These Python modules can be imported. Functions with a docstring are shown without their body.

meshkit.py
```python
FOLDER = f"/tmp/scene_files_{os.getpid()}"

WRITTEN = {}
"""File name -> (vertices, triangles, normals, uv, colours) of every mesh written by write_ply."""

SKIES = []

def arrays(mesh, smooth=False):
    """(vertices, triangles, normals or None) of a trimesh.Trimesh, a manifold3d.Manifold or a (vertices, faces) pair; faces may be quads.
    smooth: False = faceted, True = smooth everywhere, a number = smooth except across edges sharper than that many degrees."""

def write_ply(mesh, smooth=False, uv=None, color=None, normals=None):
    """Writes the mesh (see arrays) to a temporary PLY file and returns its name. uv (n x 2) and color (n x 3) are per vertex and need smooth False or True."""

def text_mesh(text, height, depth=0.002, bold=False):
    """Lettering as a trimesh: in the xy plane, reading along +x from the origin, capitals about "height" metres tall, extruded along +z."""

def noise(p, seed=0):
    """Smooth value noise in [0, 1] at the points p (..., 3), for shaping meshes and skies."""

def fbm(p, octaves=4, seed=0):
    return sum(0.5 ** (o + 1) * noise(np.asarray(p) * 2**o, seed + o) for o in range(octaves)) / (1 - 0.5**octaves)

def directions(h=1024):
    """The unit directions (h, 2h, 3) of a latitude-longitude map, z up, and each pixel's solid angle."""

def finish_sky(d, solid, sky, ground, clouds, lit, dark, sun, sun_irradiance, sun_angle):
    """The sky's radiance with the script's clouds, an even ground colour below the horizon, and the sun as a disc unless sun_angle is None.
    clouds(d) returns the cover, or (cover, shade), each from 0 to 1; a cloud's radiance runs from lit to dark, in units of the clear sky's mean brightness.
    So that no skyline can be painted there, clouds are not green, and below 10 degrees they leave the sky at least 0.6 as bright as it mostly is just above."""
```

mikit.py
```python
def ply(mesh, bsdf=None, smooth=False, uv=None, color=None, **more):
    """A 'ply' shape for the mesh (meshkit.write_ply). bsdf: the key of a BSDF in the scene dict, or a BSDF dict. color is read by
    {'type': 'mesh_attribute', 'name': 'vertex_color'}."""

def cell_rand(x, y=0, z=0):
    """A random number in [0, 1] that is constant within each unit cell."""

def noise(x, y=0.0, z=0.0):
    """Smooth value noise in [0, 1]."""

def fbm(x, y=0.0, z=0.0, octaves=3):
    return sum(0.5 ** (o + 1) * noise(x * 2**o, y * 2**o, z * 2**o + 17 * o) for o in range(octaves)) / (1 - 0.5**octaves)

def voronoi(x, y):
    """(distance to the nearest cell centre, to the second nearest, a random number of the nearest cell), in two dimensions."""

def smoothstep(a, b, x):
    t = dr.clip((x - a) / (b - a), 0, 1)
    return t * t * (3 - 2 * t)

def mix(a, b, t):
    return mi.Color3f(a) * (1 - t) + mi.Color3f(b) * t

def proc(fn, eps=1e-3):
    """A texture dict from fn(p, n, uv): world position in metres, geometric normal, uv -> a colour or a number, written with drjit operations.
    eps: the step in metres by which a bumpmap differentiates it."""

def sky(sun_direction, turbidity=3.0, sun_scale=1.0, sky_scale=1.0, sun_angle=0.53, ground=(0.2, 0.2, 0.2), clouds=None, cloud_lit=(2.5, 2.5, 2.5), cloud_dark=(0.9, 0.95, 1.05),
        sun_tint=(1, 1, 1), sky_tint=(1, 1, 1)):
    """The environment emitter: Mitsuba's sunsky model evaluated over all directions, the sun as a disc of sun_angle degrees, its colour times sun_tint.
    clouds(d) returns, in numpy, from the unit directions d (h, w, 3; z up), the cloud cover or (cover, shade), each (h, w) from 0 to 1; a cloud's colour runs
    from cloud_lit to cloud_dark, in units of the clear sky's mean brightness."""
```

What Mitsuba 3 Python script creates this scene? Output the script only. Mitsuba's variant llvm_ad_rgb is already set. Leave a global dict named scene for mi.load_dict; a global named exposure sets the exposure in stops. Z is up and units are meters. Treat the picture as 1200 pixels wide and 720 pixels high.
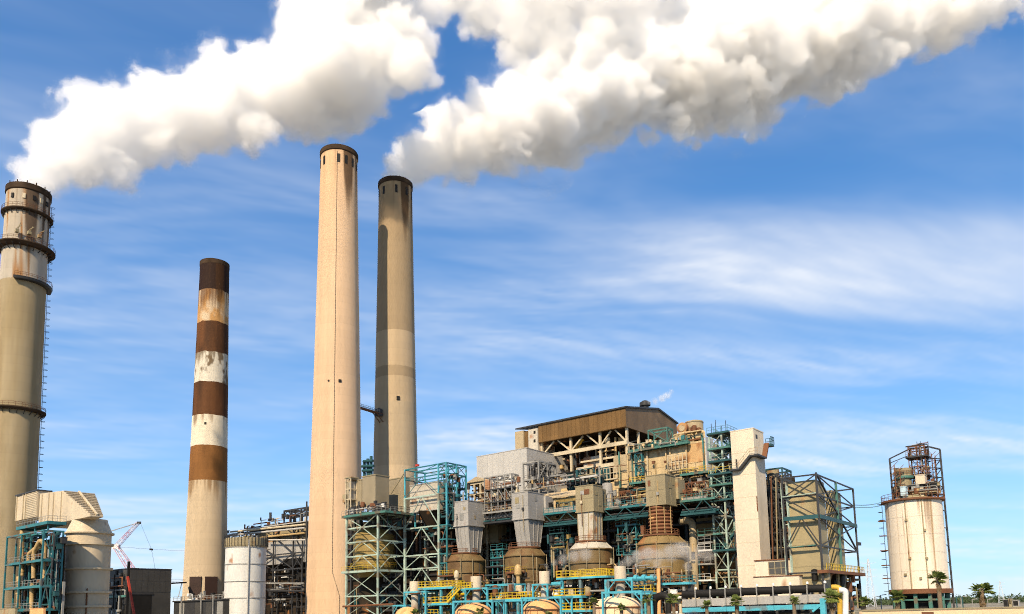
import math, random
import numpy as np
import mitsuba as mi
import drjit as dr
import mikit, meshkit
from mikit import proc, noise, fbm, smoothstep, mix, cell_rand

# ------------------------------------------------------------------ camera, sky, exposure
# x runs along the plant's front faces, y runs away from the camera into the plant, z is up (metres)
AZ = math.radians(38.3)
EYE = np.array([0.0, 0.0, 3.0])
FH = np.array([-math.sin(AZ), math.cos(AZ), 0.0])
RH = np.array([math.cos(AZ), math.sin(AZ), 0.0])
PITCH, ROLL = math.atan(113 / 900.0), math.radians(1.1)
FWD = FH * math.cos(PITCH) + np.array([0, 0, math.sin(PITCH)])
UP0 = np.cross(RH, FWD)
RIGHT = RH * math.cos(ROLL) - UP0 * math.sin(ROLL)
UPV = UP0 * math.cos(ROLL) + RH * math.sin(ROLL)
T = mi.ScalarTransform4f
scene, labels = {}, {}
scene['camera'] = {'type': 'perspective', 'fov': 2 * math.degrees(math.atan(600 / 900.0)), 'fov_axis': 'x',
                   'near_clip': 0.5, 'far_clip': 9000.0, 'principal_point_offset_y': -242 / 720.0,
                   'to_world': T().look_at(origin=EYE.tolist(), target=(EYE + FWD).tolist(), up=UPV.tolist())}
SUN_AZ, SUN_EL = math.radians(20), math.radians(40)
SUN = (-RH * math.sin(SUN_AZ) - FH * math.cos(SUN_AZ)) * math.cos(SUN_EL) + np.array([0, 0, math.sin(SUN_EL)])


def cirrus(d):
    """Thin wisps of high cloud, drawn out by the wind, laid on a flat layer high above."""
    z = np.maximum(d[..., 2], 0.02)
    e = np.arcsin(np.clip(d[..., 2], -1, 1))
    x, y = (d @ RH) / (z + 0.10), (d @ FH) / (z + 0.10)
    zero = x * 0
    warp = meshkit.fbm(np.stack([x * 0.9, y * 0.9, zero + 1.3], -1), 3) - 0.5
    big = meshkit.fbm(np.stack([x * 0.55 + y * 0.18 + warp, y * 1.5 - x * 0.15 + warp * 1.3, zero + 3.7], -1), 4, 3)
    fib = meshkit.fbm(np.stack([x * 0.9 + y * 0.3 + warp * 2.2, y * 6.5 - x * 0.7 + warp * 3, zero], -1), 5, 8)
    fine = meshkit.fbm(np.stack([x * 7 + y * 3 + warp * 6, y * 22 - x * 9 + warp * 9, zero], -1), 4, 5)
    c = np.clip((big - 0.30) * 2.6, 0, 1) * np.clip((fib - 0.20) * 1.6, 0, 1) * (0.30 + 1.25 * fine) * (0.45 + 0.65 * np.clip((0.80 - e) / 0.35, 0, 1))
    a = np.arctan2(d @ RH, d @ FH)
    veil = np.exp(-np.abs((e - np.arctan(0.462 * np.cos(a)) + 0.02 * (a - 0.3)) / 0.055) ** 3.4) / (1 + np.exp(-(a - 0.19) * 16))
    c = c * 0.66 + veil * 0.9 * np.clip(0.42 + 0.58 * fib + 0.5 * (big - 0.5), 0, 1) * (0.75 + 0.42 * fine)
    low = np.exp(-e / 0.14) * 0.60
    return np.clip(c * 0.85 + low * (0.55 + 0.8 * big), 0, 0.86)


scene['sky'] = mikit.sky(SUN.tolist(), turbidity=3, clouds=cirrus, cloud_lit=(2.35, 2.45, 2.6), sun_tint=(1.0, 1.0, 0.98), sky_tint=(0.60, 1.03, 1.32), sky_scale=0.82, ground=(0.10, 0.095, 0.09))
exposure = 2.45


# ------------------------------------------------------------------ where a sight line meets a plane of the plant
KA = 0.82      # all base colours were chosen for a slightly darker exposure


def ray(px, py):
    return FWD + RIGHT * ((px - 600) / 900.0) + UPV * ((602 - py) / 900.0)


def Fp(px, py, y):
    r = ray(px, py)
    return EYE + r * ((y - EYE[1]) / r[1])


def Sp(px, py, x):
    r = ray(px, py)
    return EYE + r * ((x - EYE[0]) / r[0])


def Dp(px, py, d):
    r = ray(px, py)
    return EYE + r * (d / (r @ FH))


def proj(p):
    q = np.asarray(p, float) - EYE
    w = q @ FWD
    return 600 + 900 * (q @ RIGHT) / w, 602 - 900 * (q @ UPV) / w


def met(p, px):
    """metres spanned by px pixels at the point p"""
    return px * ((np.asarray(p) - EYE) @ FWD) / 900.0


def metc(p, px):
    """the same for the radius of an upright cylinder, which shows wider away from the middle of a wide lens"""
    q = np.asarray(p, float) - EYE
    return met(p, px) * math.cos(math.atan2(q @ RH, q @ FH))


# ------------------------------------------------------------------ meshes
class MB:
    def __init__(self):
        self.v, self.f, self.n = [], [], 0

    def add(self, v, f):
        v, f = np.asarray(v, float), np.asarray(f, int)
        if f.shape[1] == 4:
            f = np.vstack([f[:, [0, 1, 2]], f[:, [0, 2, 3]]])
        self.v.append(v)
        self.f.append(f + self.n)
        self.n += len(v)
        return self

    def box(self, x0, x1, y0, y1, z0, z1):
        if x0 > x1: x0, x1 = x1, x0
        if y0 > y1: y0, y1 = y1, y0
        if z0 > z1: z0, z1 = z1, z0
        v = [[x, y, z] for z in (z0, z1) for x, y in ((x0, y0), (x1, y0), (x1, y1), (x0, y1))]
        return self.add(v, [[3, 2, 1, 0], [4, 5, 6, 7], [0, 1, 5, 4], [1, 2, 6, 5], [2, 3, 7, 6], [3, 0, 4, 7]])

    def beam(self, p, q, w, h=None):
        p, q = np.asarray(p, float), np.asarray(q, float)
        h = w if h is None else h
        t = q - p
        L = np.linalg.norm(t)
        if L < 1e-6: return self
        t /= L
        a = np.cross(t, [0, 0, 1.0]) if abs(t[2]) < 0.95 else np.array([1.0, 0, 0])
        a -= t * (a @ t)
        a /= np.linalg.norm(a)
        b = np.cross(a, t)
        c = [(-w / 2, -h / 2), (w / 2, -h / 2), (w / 2, h / 2), (-w / 2, h / 2)]
        v = [e + a * i + b * j for e in (p, q) for i, j in c]
        return self.add(v, [[0, 1, 2, 3], [7, 6, 5, 4], [0, 4, 5, 1], [1, 5, 6, 2], [2, 6, 7, 3], [3, 7, 4, 0]])

    def tube(self, pts, r, n=8, cap=True):
        p = np.asarray(pts, float)
        r = np.broadcast_to(r, (len(p),))
        t = np.gradient(p, axis=0) if len(p) > 2 else np.repeat([p[1] - p[0]], 2, 0)
        t /= np.linalg.norm(t, axis=1, keepdims=True) + 1e-12
        a = np.cross(t[0], [0, 0, 1.0]) if abs(t[0][2]) < 0.9 else np.cross(t[0], [1.0, 0, 0])
        rows = []
        ang = np.arange(n) * 2 * np.pi / n
        for i in range(len(p)):
            a = a - t[i] * (a @ t[i])
            a /= np.linalg.norm(a) + 1e-12
            b = np.cross(t[i], a)
            rows.append(p[i] + r[i] * (np.cos(ang)[:, None] * a + np.sin(ang)[:, None] * b))
        v = np.vstack(rows)
        i, j = np.meshgrid(np.arange(len(p) - 1), np.arange(n), indexing='ij')
        q = np.stack([i * n + j, i * n + (j + 1) % n, (i + 1) * n + (j + 1) % n, (i + 1) * n + j], -1).reshape(-1, 4)
        self.add(v, q)
        if cap:
            k = len(v)
            j = np.arange(n)
            self.add(np.vstack([v[:n], p[:1]]), np.stack([(j + 1) % n, j, j * 0 + n], 1))
            self.add(np.vstack([v[-n:], p[-1:]]), np.stack([j, (j + 1) % n, j * 0 + n], 1))
        return self

    def lathe(self, prof, cx, cy, n=48, a0=0.0, a1=2 * math.pi):
        """prof: (radius, z) from bottom to top on the outside"""
        pr = np.asarray(prof, float)
        full = a1 - a0 > 6.28
        ang = a0 + np.arange(n if full else n + 1) * (a1 - a0) / n
        m = len(ang)
        v = np.stack([cx + pr[:, 0:1] * np.cos(ang), cy + pr[:, 0:1] * np.sin(ang), np.repeat(pr[:, 1:2], m, 1)], -1).reshape(-1, 3)
        i, j = np.meshgrid(np.arange(len(pr) - 1), np.arange(n), indexing='ij')
        jj = (j + 1) % m
        return self.add(v, np.stack([i * m + j, i * m + jj, (i + 1) * m + jj, (i + 1) * m + j], -1).reshape(-1, 4))

    def prism(self, poly, axis, a, b):
        """polygon (list of 2-D points) extruded along an axis from a to b; the 2-D coordinates are the two other axes in order"""
        import shapely.geometry as sg
        import trimesh
        pg = sg.polygon.orient(sg.Polygon(poly))
        v2, f2 = trimesh.creation.triangulate_polygon(pg, engine='earcut')
        n = len(v2)

        def put(u, c):
            c = np.full((len(u), 1), c)
            return np.hstack({0: [c, u[:, :1], u[:, 1:]], 1: [u[:, :1], c, u[:, 1:]], 2: [u, c]}[axis])
        ring = np.asarray(pg.exterior.coords)[:-1]
        k = len(ring)
        j = np.arange(k)
        side = np.stack([j, (j + 1) % k, (j + 1) % k + k, j + k], 1)
        flip = axis == 1
        A, B = put(v2, a), put(v2, b)
        fa, fb = f2[:, ::-1], f2
        if flip: fa, fb, side = fa[:, ::-1], fb[:, ::-1], side[:, ::-1]
        self.add(A, fa); self.add(B, fb)
        self.add(np.vstack([put(ring, a), put(ring, b)]), side)
        return self

    def quad(self, a, b, c, d):
        return self.add([a, b, c, d], [[0, 1, 2, 3]])

    def out(self):
        return np.vstack(self.v), np.vstack(self.f)


def arc(p0, p1, p2, r, n=5):
    """points of a pipe elbow at p1"""
    p0, p1, p2 = (np.asarray(x, float) for x in (p0, p1, p2))
    a, b = p0 - p1, p2 - p1
    r = min(r, np.linalg.norm(a) * 0.49, np.linalg.norm(b) * 0.49)
    a, b = p1 + a / np.linalg.norm(a) * r, p1 + b / np.linalg.norm(b) * r
    t = np.linspace(0, 1, n)[:, None]
    return (1 - t) ** 2 * a + 2 * t * (1 - t) * p1 + t * t * b


def bent(pts, r):
    out = [np.asarray(pts[0], float)[None]]
    for i in range(1, len(pts) - 1):
        out.append(arc(pts[i - 1], pts[i], pts[i + 1], r))
    out.append(np.asarray(pts[-1], float)[None])
    return np.vstack(out)


# ------------------------------------------------------------------ scene entries
USED = set()


def key_for(k):
    if k not in USED:
        USED.add(k)
        return k
    i = 1
    while f'{k}_{i:03d}' in USED: i += 1
    USED.add(f'{k}_{i:03d}')
    return f'{k}_{i:03d}'


def thing(name, label, cat, group=None, kind=None):
    k = key_for(name)
    labels[k] = {'label': label, 'category': cat}
    if group: labels[k]['group'] = group
    if kind: labels[k]['kind'] = kind
    return k


def part(parent, name, mesh, mat, smooth=False, label=None, kind=None):
    k = key_for(parent + '__' + name)
    if isinstance(mesh, MB): mesh = mesh.out()
    scene[k] = mikit.ply(mesh, mat, smooth=smooth)
    if label or kind:
        labels[k] = {}
        if label: labels[k]['label'] = label
        if kind: labels[k]['kind'] = kind
    return k


def solo(name, mesh, mat, label, cat, group=None, smooth=False, kind=None):
    k = thing(name, label, cat, group, kind)
    if isinstance(mesh, MB): mesh = mesh.out()
    scene[k] = mikit.ply(mesh, mat, smooth=smooth)
    return k


def structure(name, mesh, mat, smooth=False):
    if isinstance(mesh, MB): mesh = mesh.out()
    k = key_for(name)
    scene[k] = mikit.ply(mesh, mat, smooth=smooth)
    labels[k] = {'label': name.replace('_', ' '), 'kind': 'structure'}
    return k


B = lambda: MB()


# ------------------------------------------------------------------ materials
def c3(c): return mi.Color3f(*[float(x) for x in c])


def W0(*c): return mi.Color3f(*c)


def paint(key, rgb, var=0.10, streak=0.12, rust=0.0, rough=0.55, spec=0.3, metal=0.0, rustcol=(0.20, 0.085, 0.03), scale=1.0):
    """weathered paint, concrete or metal: patches, run-off streaks, rust where it has broken through"""
    rgb = np.array(rgb) * KA
    def col(p, n, uv):
        g = fbm(p.x * 0.30 * scale, p.y * 0.30 * scale, p.z * 0.30 * scale, 3)
        s = fbm(p.x * 0.55 * scale + 3.1, p.y * 0.55 * scale, p.z * 0.05 * scale, 2)
        k = 1 + (2 * var) * (g - 0.5) + (2 * streak) * (s - 0.5)
        c = c3(rgb) * k
        if rust > 0:
            m = smoothstep(1.02 - rust, 1.22 - rust, g * 0.9 + s * 0.75 + 0.12 * noise(p.x * 1.1, p.y * 1.1, p.z * 0.8) - 0.18)
            c = mix(c, c3(rustcol) * (0.6 + 0.9 * noise(p.x * 0.9, p.y * 0.9, p.z * 0.6)), m * 0.85)
        return c
    b = {'type': 'principled', 'base_color': proc(col), 'roughness': rough, 'specular': spec, 'metallic': metal}
    scene[key] = {'type': 'twosided', 'bsdf': b}
    return key


def flat(key, rgb, rough=0.5, spec=0.3, metal=0.0, rust=0.0):
    """small painted steel: one weathered colour"""
    rgb = np.array(rgb) * KA
    def col(p, n, uv):
        c = c3(rgb) * (0.72 + 0.56 * fbm(p.x * 0.5, p.y * 0.5, p.z * 0.5, 2))
        if rust > 0: c = mix(c, W0(.13, .062, .030), smoothstep(.60, .78, noise(p.x * .9, p.y * .9 + 5, p.z * .6)) * rust)
        return c
    scene[key] = {'type': 'twosided', 'bsdf': {'type': 'principled', 'base_color': proc(col), 'roughness': rough, 'specular': spec, 'metallic': metal}}
    return key


CONC = paint('m_concrete', (0.27, 0.225, 0.150), 0.12, 0.16)
TAN = paint('m_tan_wall', (0.50, 0.375, 0.205), 0.14, 0.22, rust=0.20)
TANP = paint('m_tan_plate', (0.38, 0.30, 0.185), 0.10, 0.16, rust=0.08)
ORANGE_TAN = paint('m_orange_tan', (0.48, 0.30, 0.135), 0.2, 0.3, rust=0.30)
FASCIA = paint('m_brown_fascia', (0.155, 0.088, 0.032), 0.16, 0.42, rough=0.6, spec=0.2)
GABLE = paint('m_gable', (0.16, 0.105, 0.055), 0.14, 0.3, rough=0.6)
GREYCLAD = paint('m_grey_cladding', (0.44, 0.425, 0.40), 0.05, 0.07, rust=0.0, rough=0.5)
GREYDUCT = paint('m_grey_duct', (0.33, 0.315, 0.295), 0.09, 0.16, rust=0.09, rough=0.5)
OLDDUCT = paint('m_old_duct', (0.29, 0.240, 0.145), 0.16, 0.26, rust=0.24, rough=0.6)
PEELED = paint('m_peeled_white', (0.44, 0.40, 0.33), 0.18, 0.2, rust=0.26, rough=0.6)
CREAMWALL = paint('m_cream_wall', (0.62, 0.535, 0.415), 0.10, 0.16, rust=0.05, rough=0.7, spec=0.2)
CREAM = flat('m_cream_steel', (0.50, 0.42, 0.29))
CREAMTANK = paint('m_cream_tank', (0.58, 0.49, 0.37), 0.05, 0.10, rust=0.05)
WHITETANK = paint('m_white_tank', (0.58, 0.575, 0.55), 0.07, 0.14, rust=0.06)
BROWNTANK = paint('m_brown_tank', (0.165, 0.112, 0.048), 0.34, 0.42, rust=0.38, rough=0.65, rustcol=(0.095, 0.050, 0.020))
RUSTRED = paint('m_rust_red', (0.20, 0.085, 0.04), 0.3, 0.25, rust=0.25, rough=0.75, rustcol=(0.36, 0.2, 0.08))
MUSTARD = paint('m_mustard', (0.26, 0.185, 0.062), 0.14, 0.2, rust=0.15)
SALMON = paint('m_salmon', (0.72, 0.365, 0.15), 0.10, 0.12, rust=0.08)
CREAMDOME = paint('m_cream_dome', (0.76, 0.55, 0.345), 0.08, 0.10, rust=0.06)
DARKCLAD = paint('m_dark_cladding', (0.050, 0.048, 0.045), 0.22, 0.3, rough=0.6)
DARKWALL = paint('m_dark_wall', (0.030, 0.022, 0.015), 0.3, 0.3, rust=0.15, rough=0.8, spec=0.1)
BLACK = flat('m_black', (0.012, 0.011, 0.010), 0.6, 0.2)
DARKSTEEL = flat('m_dark_steel', (0.036, 0.036, 0.038))
GREYSTEEL = flat('m_grey_steel', (0.25, 0.245, 0.23))
RUSTSTEEL = flat('m_rust_steel', (0.15, 0.062, 0.028), 0.7)
TEAL = flat('m_teal', (0.030, 0.150, 0.170), 0.45, rust=.6)
DTEAL = flat('m_dark_teal', (0.018, 0.070, 0.078), 0.5)
SEAGREEN = flat('m_pale_green', (0.33, 0.42, 0.36), 0.5, rust=.6)
GREEN = flat('m_green_steel', (0.060, 0.165, 0.140), 0.5, rust=.6)
CYAN = flat('m_cyan', (0.075, 0.36, 0.46), 0.45, rust=.6)
YELLOW = flat('m_yellow', (0.52, 0.36, 0.02), 0.45, rust=.6)
PIPETAN = flat('m_pipe_tan', (0.42, 0.29, 0.13), 0.5)
PIPEYEL = flat('m_pipe_yellow', (0.55, 0.34, 0.045), 0.45)
WHITE = flat('m_white', (0.72, 0.71, 0.68), 0.5)
PINK = flat('m_pink', (0.55, 0.20, 0.24), 0.5)
LILAC = flat('m_lilac', (0.42, 0.38, 0.55), 0.5)
RED = flat('m_red', (0.40, 0.045, 0.025), 0.5)
MESHG = flat('m_grating', (0.10, 0.10, 0.095), 0.7)


def chimney_mat(key, cx, cy, z0, z1, col_at, soot=1.0, joint=2.4):
    def col(p, n, uv):
        a = dr.atan2(p.y - cy, p.x - cx)
        g = fbm(a * 2.5, p.z * 0.06, 1.7, 3)
        st = fbm(a * 4.5, p.z * 0.012, 5.0, 2)
        lift = p.z / joint
        ring = cell_rand(lift, 3, 1)
        fr = lift - dr.floor(lift)
        line = smoothstep(0.16, 0.0, fr)
        c = col_at(p, a, g, st)
        c = c * (1 + 0.13 * (g - 0.5) + 0.16 * (st - 0.5) + 0.05 * (ring - 0.5) - 0.045 * line)
        top = z1 - p.z
        run = fbm(a * 4.2 + 4, top * 0.015, 2.0, 2)
        s = smoothstep(15.0, 0.0, top - (run - 0.5) * 40) * smoothstep(0.36, 0.60, run) * soot
        c = mix(c, mi.Color3f(0.045, 0.022, 0.010), s * 0.85)
        c = mix(c, c * mi.Color3f(0.95, 0.78, 0.58), smoothstep(32, 0, top) * (0.2 + 0.3 * run) * soot)
        return c * KA
    scene[key] = {'type': 'twosided', 'bsdf': {'type': 'principled', 'base_color': proc(col), 'roughness': 0.8, 'specular': 0.15}}
    return key

CASING = paint('m_casing', (0.30, 0.245, 0.135), 0.10, 0.16, rust=0.06)
DOOR = flat('m_door_brown', (0.030, 0.014, 0.010), 0.7)
SOOT = paint('m_soot', (0.052, 0.034, 0.022), 0.4, 0.4, rough=0.9, spec=0.1)
ABSORBER = paint('m_absorber', (0.50, 0.415, 0.295), 0.10, 0.16, rust=0.05)


# ------------------------------------------------------------------ plant building kit
def frame(k, xs, ys, zs, mat, cw=0.35, bw=0.25, dw=0.16, front='K', side='K', back=None, skip=(), side_faces=(1,), beams=True, matb=None, matd=None, zlow=0.0):
    """steel frame: columns at xs x ys, beams at the heights zs, braces in the bays of the front, the back and the end faces; each member a part"""
    matb, matd = matb or mat, matd or mat
    top = zs[-1]
    for x in xs:
        for y in ys:
            part(k, 'column', B().box(x - cw / 2, x + cw / 2, y - cw / 2, y + cw / 2, zlow, top + bw / 2), mat)

    def brace(p0, p1, q0, q1, kind):
        """bay corners: p0 p1 below left and right, q0 q1 above"""
        p0, p1, q0, q1 = (np.asarray(v, float) for v in (p0, p1, q0, q1))
        if kind == 'K':
            m = (q0 + q1) / 2
            ps = [(p0, m), (p1, m)]
        elif kind == 'V':
            m = (p0 + p1) / 2
            ps = [(m, q0), (m, q1)]
        elif kind == 'X': ps = [(p0, q1), (p1, q0)]
        elif kind == '/': ps = [(p0, q1)]
        elif kind == '\\': ps = [(p1, q0)]
        else: ps = []
        for a, b in ps: part(k, 'brace', B().beam(a, b, dw), matd)

    levels = list(zs)
    if beams:
        for z in levels:
            for y in ys:
                for a, b in zip(xs[:-1], xs[1:]):
                    part(k, 'beam', B().box(a + cw / 2, b - cw / 2, y - bw / 2 + .01, y + bw / 2 - .01, z - bw * .7, z + bw * .5), matb)
            for x in xs:
                for a, b in zip(ys[:-1], ys[1:]):
                    part(k, 'beam', B().box(x - bw / 2 + .01, x + bw / 2 - .01, a + cw / 2, b - cw / 2, z - bw * .7, z + bw * .5), matb)
    for i, (z0, z1) in enumerate(zip(levels[:-1], levels[1:])):
        if i in skip: continue
        kf = front[i % len(front)] if front else None
        ks = side[i % len(side)] if side else None
        kb = back[i % len(back)] if back else None
        for kind, y in ((kf, ys[0]), (kb, ys[-1])):
            if kind and kind != '.':
                for a, b in zip(xs[:-1], xs[1:]):
                    brace([a, y, z0], [b, y, z0], [a, y, z1], [b, y, z1], kind)
        if ks and ks != '.':
            for e in side_faces:
                x = xs[-1] if e else xs[0]
                for a, b in zip(ys[:-1], ys[1:]):
                    brace([x, a, z0], [x, b, z0], [x, a, z1], [x, b, z1], ks)


def rail(m, pts, h=1.1, post=1.5, w=0.06, mid=True, toe=False):
    pts = [np.asarray(p, float) for p in pts]
    for p, q in zip(pts[:-1], pts[1:]):
        L = np.linalg.norm(q - p)
        n = max(1, int(round(L / post)))
        for i in range(n + 1):
            a = p + (q - p) * i / n
            m.beam(a, a + [0, 0, h], w)
        for hh in ((h, h * .55) if mid else (h,)):
            m.beam(p + [0, 0, hh], q + [0, 0, hh], w)
        if toe: m.beam(p + [0, 0, .12], q + [0, 0, .12], .03, .22)
    return m


def platform(k, x0, x1, y0, y1, z, mat, railmat=None, deckmat=None, edge=0.3, sides='fr', h=1.1, post=1.5, w=.06, toe=False):
    """deck with edge beams and a railing on the chosen sides: f front, b back, l left, r right"""
    part(k, 'deck', B().box(x0 + .05, x1 - .05, y0 + .05, y1 - .05, z - .08, z), deckmat or 'm_grating')
    for c, (a0, a1, b0, b1) in {'f': (x0, x1, y0 - .1, y0 + .05), 'b': (x0, x1, y1 - .05, y1 + .1), 'l': (x0 - .1, x0 - .003, y0 + .06, y1 - .06), 'r': (x1 + .003, x1 + .1, y0 + .06, y1 - .06)}.items():
        part(k, 'edge_beam', B().box(a0, a1, b0, b1, z - edge, z + .02), mat)
    if railmat:
        run = {'f': ([x0, y0, z], [x1, y0, z]), 'b': ([x0, y1, z], [x1, y1, z]), 'l': ([x0, y0, z], [x0, y1, z]), 'r': ([x1, y0, z], [x1, y1, z])}
        for c in sides:
            part(k, 'railing', rail(B(), run[c], h, post, w, toe=toe), railmat)


def stairs(k, p, q, width, mat, railmat, axis=1):
    """a flight from p up to q, running along x; width along y"""
    p, q = np.asarray(p, float), np.asarray(q, float)
    s = np.array([0, 1.0, 0]) if axis == 1 else np.array([1.0, 0, 0])
    f = part(k, 'stair_flight', B().beam(p - s * width / 2, q - s * width / 2, .08, .3).beam(p + s * width / 2, q + s * width / 2, .08, .3), mat, kind='stuff')
    m = B()
    n = max(3, int(abs(q[2] - p[2]) / .22))
    for i in range(n):
        c = p + (q - p) * (i + .5) / n
        d = (q - p)[:2] / n
        m.box(c[0] - max(abs(d[0]), width * (axis == 0)) / 2, c[0] + max(abs(d[0]), width * (axis == 0)) / 2, c[1] - max(abs(d[1]), width * (axis == 1)) / 2, c[1] + max(abs(d[1]), width * (axis == 1)) / 2, c[2], c[2] + .05)
    part(f, 'treads', m, mat, kind='stuff')
    m = B()
    for e in (-1, 1): rail(m, [p + s * e * width / 2, q + s * e * width / 2], 1.1, 1.4)
    part(f, 'handrail', m, railmat, kind='stuff')


def clutter(k, x0, x1, y0, y1, z0, z1, n, mats, seed, pipes=.6, big=1.0):
    """pipe runs, valve bodies, junction boxes and ducts, each a part"""
    rng = random.Random(seed)
    for _ in range(n):
        mat = rng.choice(mats)
        x, y, z = rng.uniform(x0, x1), rng.uniform(y0, y1), rng.uniform(z0, z1)
        if rng.random() < pipes:
            r = rng.uniform(.09, .26) * big
            o = rng.random()
            L = rng.uniform(1.5, 6) * big
            if o < .45:
                a, b = [x, y, max(z0, z - L)], [x, y, min(z1, z + L)]
                pts = [a, b] if rng.random() < .5 else bent([a, b, [min(x1, x + rng.uniform(1, 4)), y, b[2]]], .6)
            else:
                a, b = [max(x0, x - L), y, z], [min(x1, x + L), y, z]
                pts = [a, b] if rng.random() < .5 else bent([a, b, [b[0], y, max(z0, z - rng.uniform(1, 4))]], .6)
            part(k, 'pipe', B().tube(pts, r, 8), mat, 40)
        else:
            w, d, h = rng.uniform(.4, 1.5) * big, rng.uniform(.4, 1.0) * big, rng.uniform(.4, 1.8) * big
            t = rng.random()
            if t < .55:
                m = B().box(x, x + w, y, y + d, z, z + h)
                m.box(x - .06, x + w + .06, y - .06, y + d + .06, z + h + .003, z + h + .1)
                part(k, 'cabinet', m, mat, kind='stuff')
            else:
                m = B().lathe([(.001, z), (w * .4, z), (w * .45, z + .1), (w * .45, z + h), (w * .3, z + h + .15), (.001, z + h + .2)], x, y, 14)
                part(k, 'vessel', m, mat, 40)


def plates(k, name, axis, c, a0, a1, z0, z1, na, nz, mat, gap=.05, t=.08, out=-1, mats=None, seed=0):
    """a wall of separate sheets: in the plane x = c (axis 0) or y = c (axis 1); out = which way it faces"""
    rng = random.Random(seed)
    for i in range(na):
        for j in range(nz):
            u0, u1 = a0 + (a1 - a0) * i / na + gap / 2, a0 + (a1 - a0) * (i + 1) / na - gap / 2
            w0, w1 = z0 + (z1 - z0) * j / nz + gap / 2, z0 + (z1 - z0) * (j + 1) / nz - gap / 2
            tt = t * rng.uniform(.8, 1.25)
            m = B()
            if axis == 1: m.box(u0, u1, c, c + out * tt, w0, w1)
            else: m.box(c, c + out * tt, u0, u1, w0, w1)
            part(k, name, m, rng.choice(mats) if mats else mat)


def ribs(m, axis, c, a0, a1, z0, z1, step, d, w, out=-1):
    n = max(1, int(round(abs(a1 - a0) / step)))
    for i in range(n + 1):
        u = a0 + (a1 - a0) * i / n
        if axis == 1: m.box(u - w / 2, u + w / 2, c, c + out * d, z0, z1)
        else: m.box(c, c + out * d, u - w / 2, u + w / 2, z0, z1)
    return m


# ------------------------------------------------------------------ ground
gm = B()
N = 60
rr = np.concatenate([[0], np.geomspace(8, 7000, 26)])
gm.lathe([(r + 0.01, 0.0) for r in rr[::-1]], 0, 0, 64)


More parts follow.
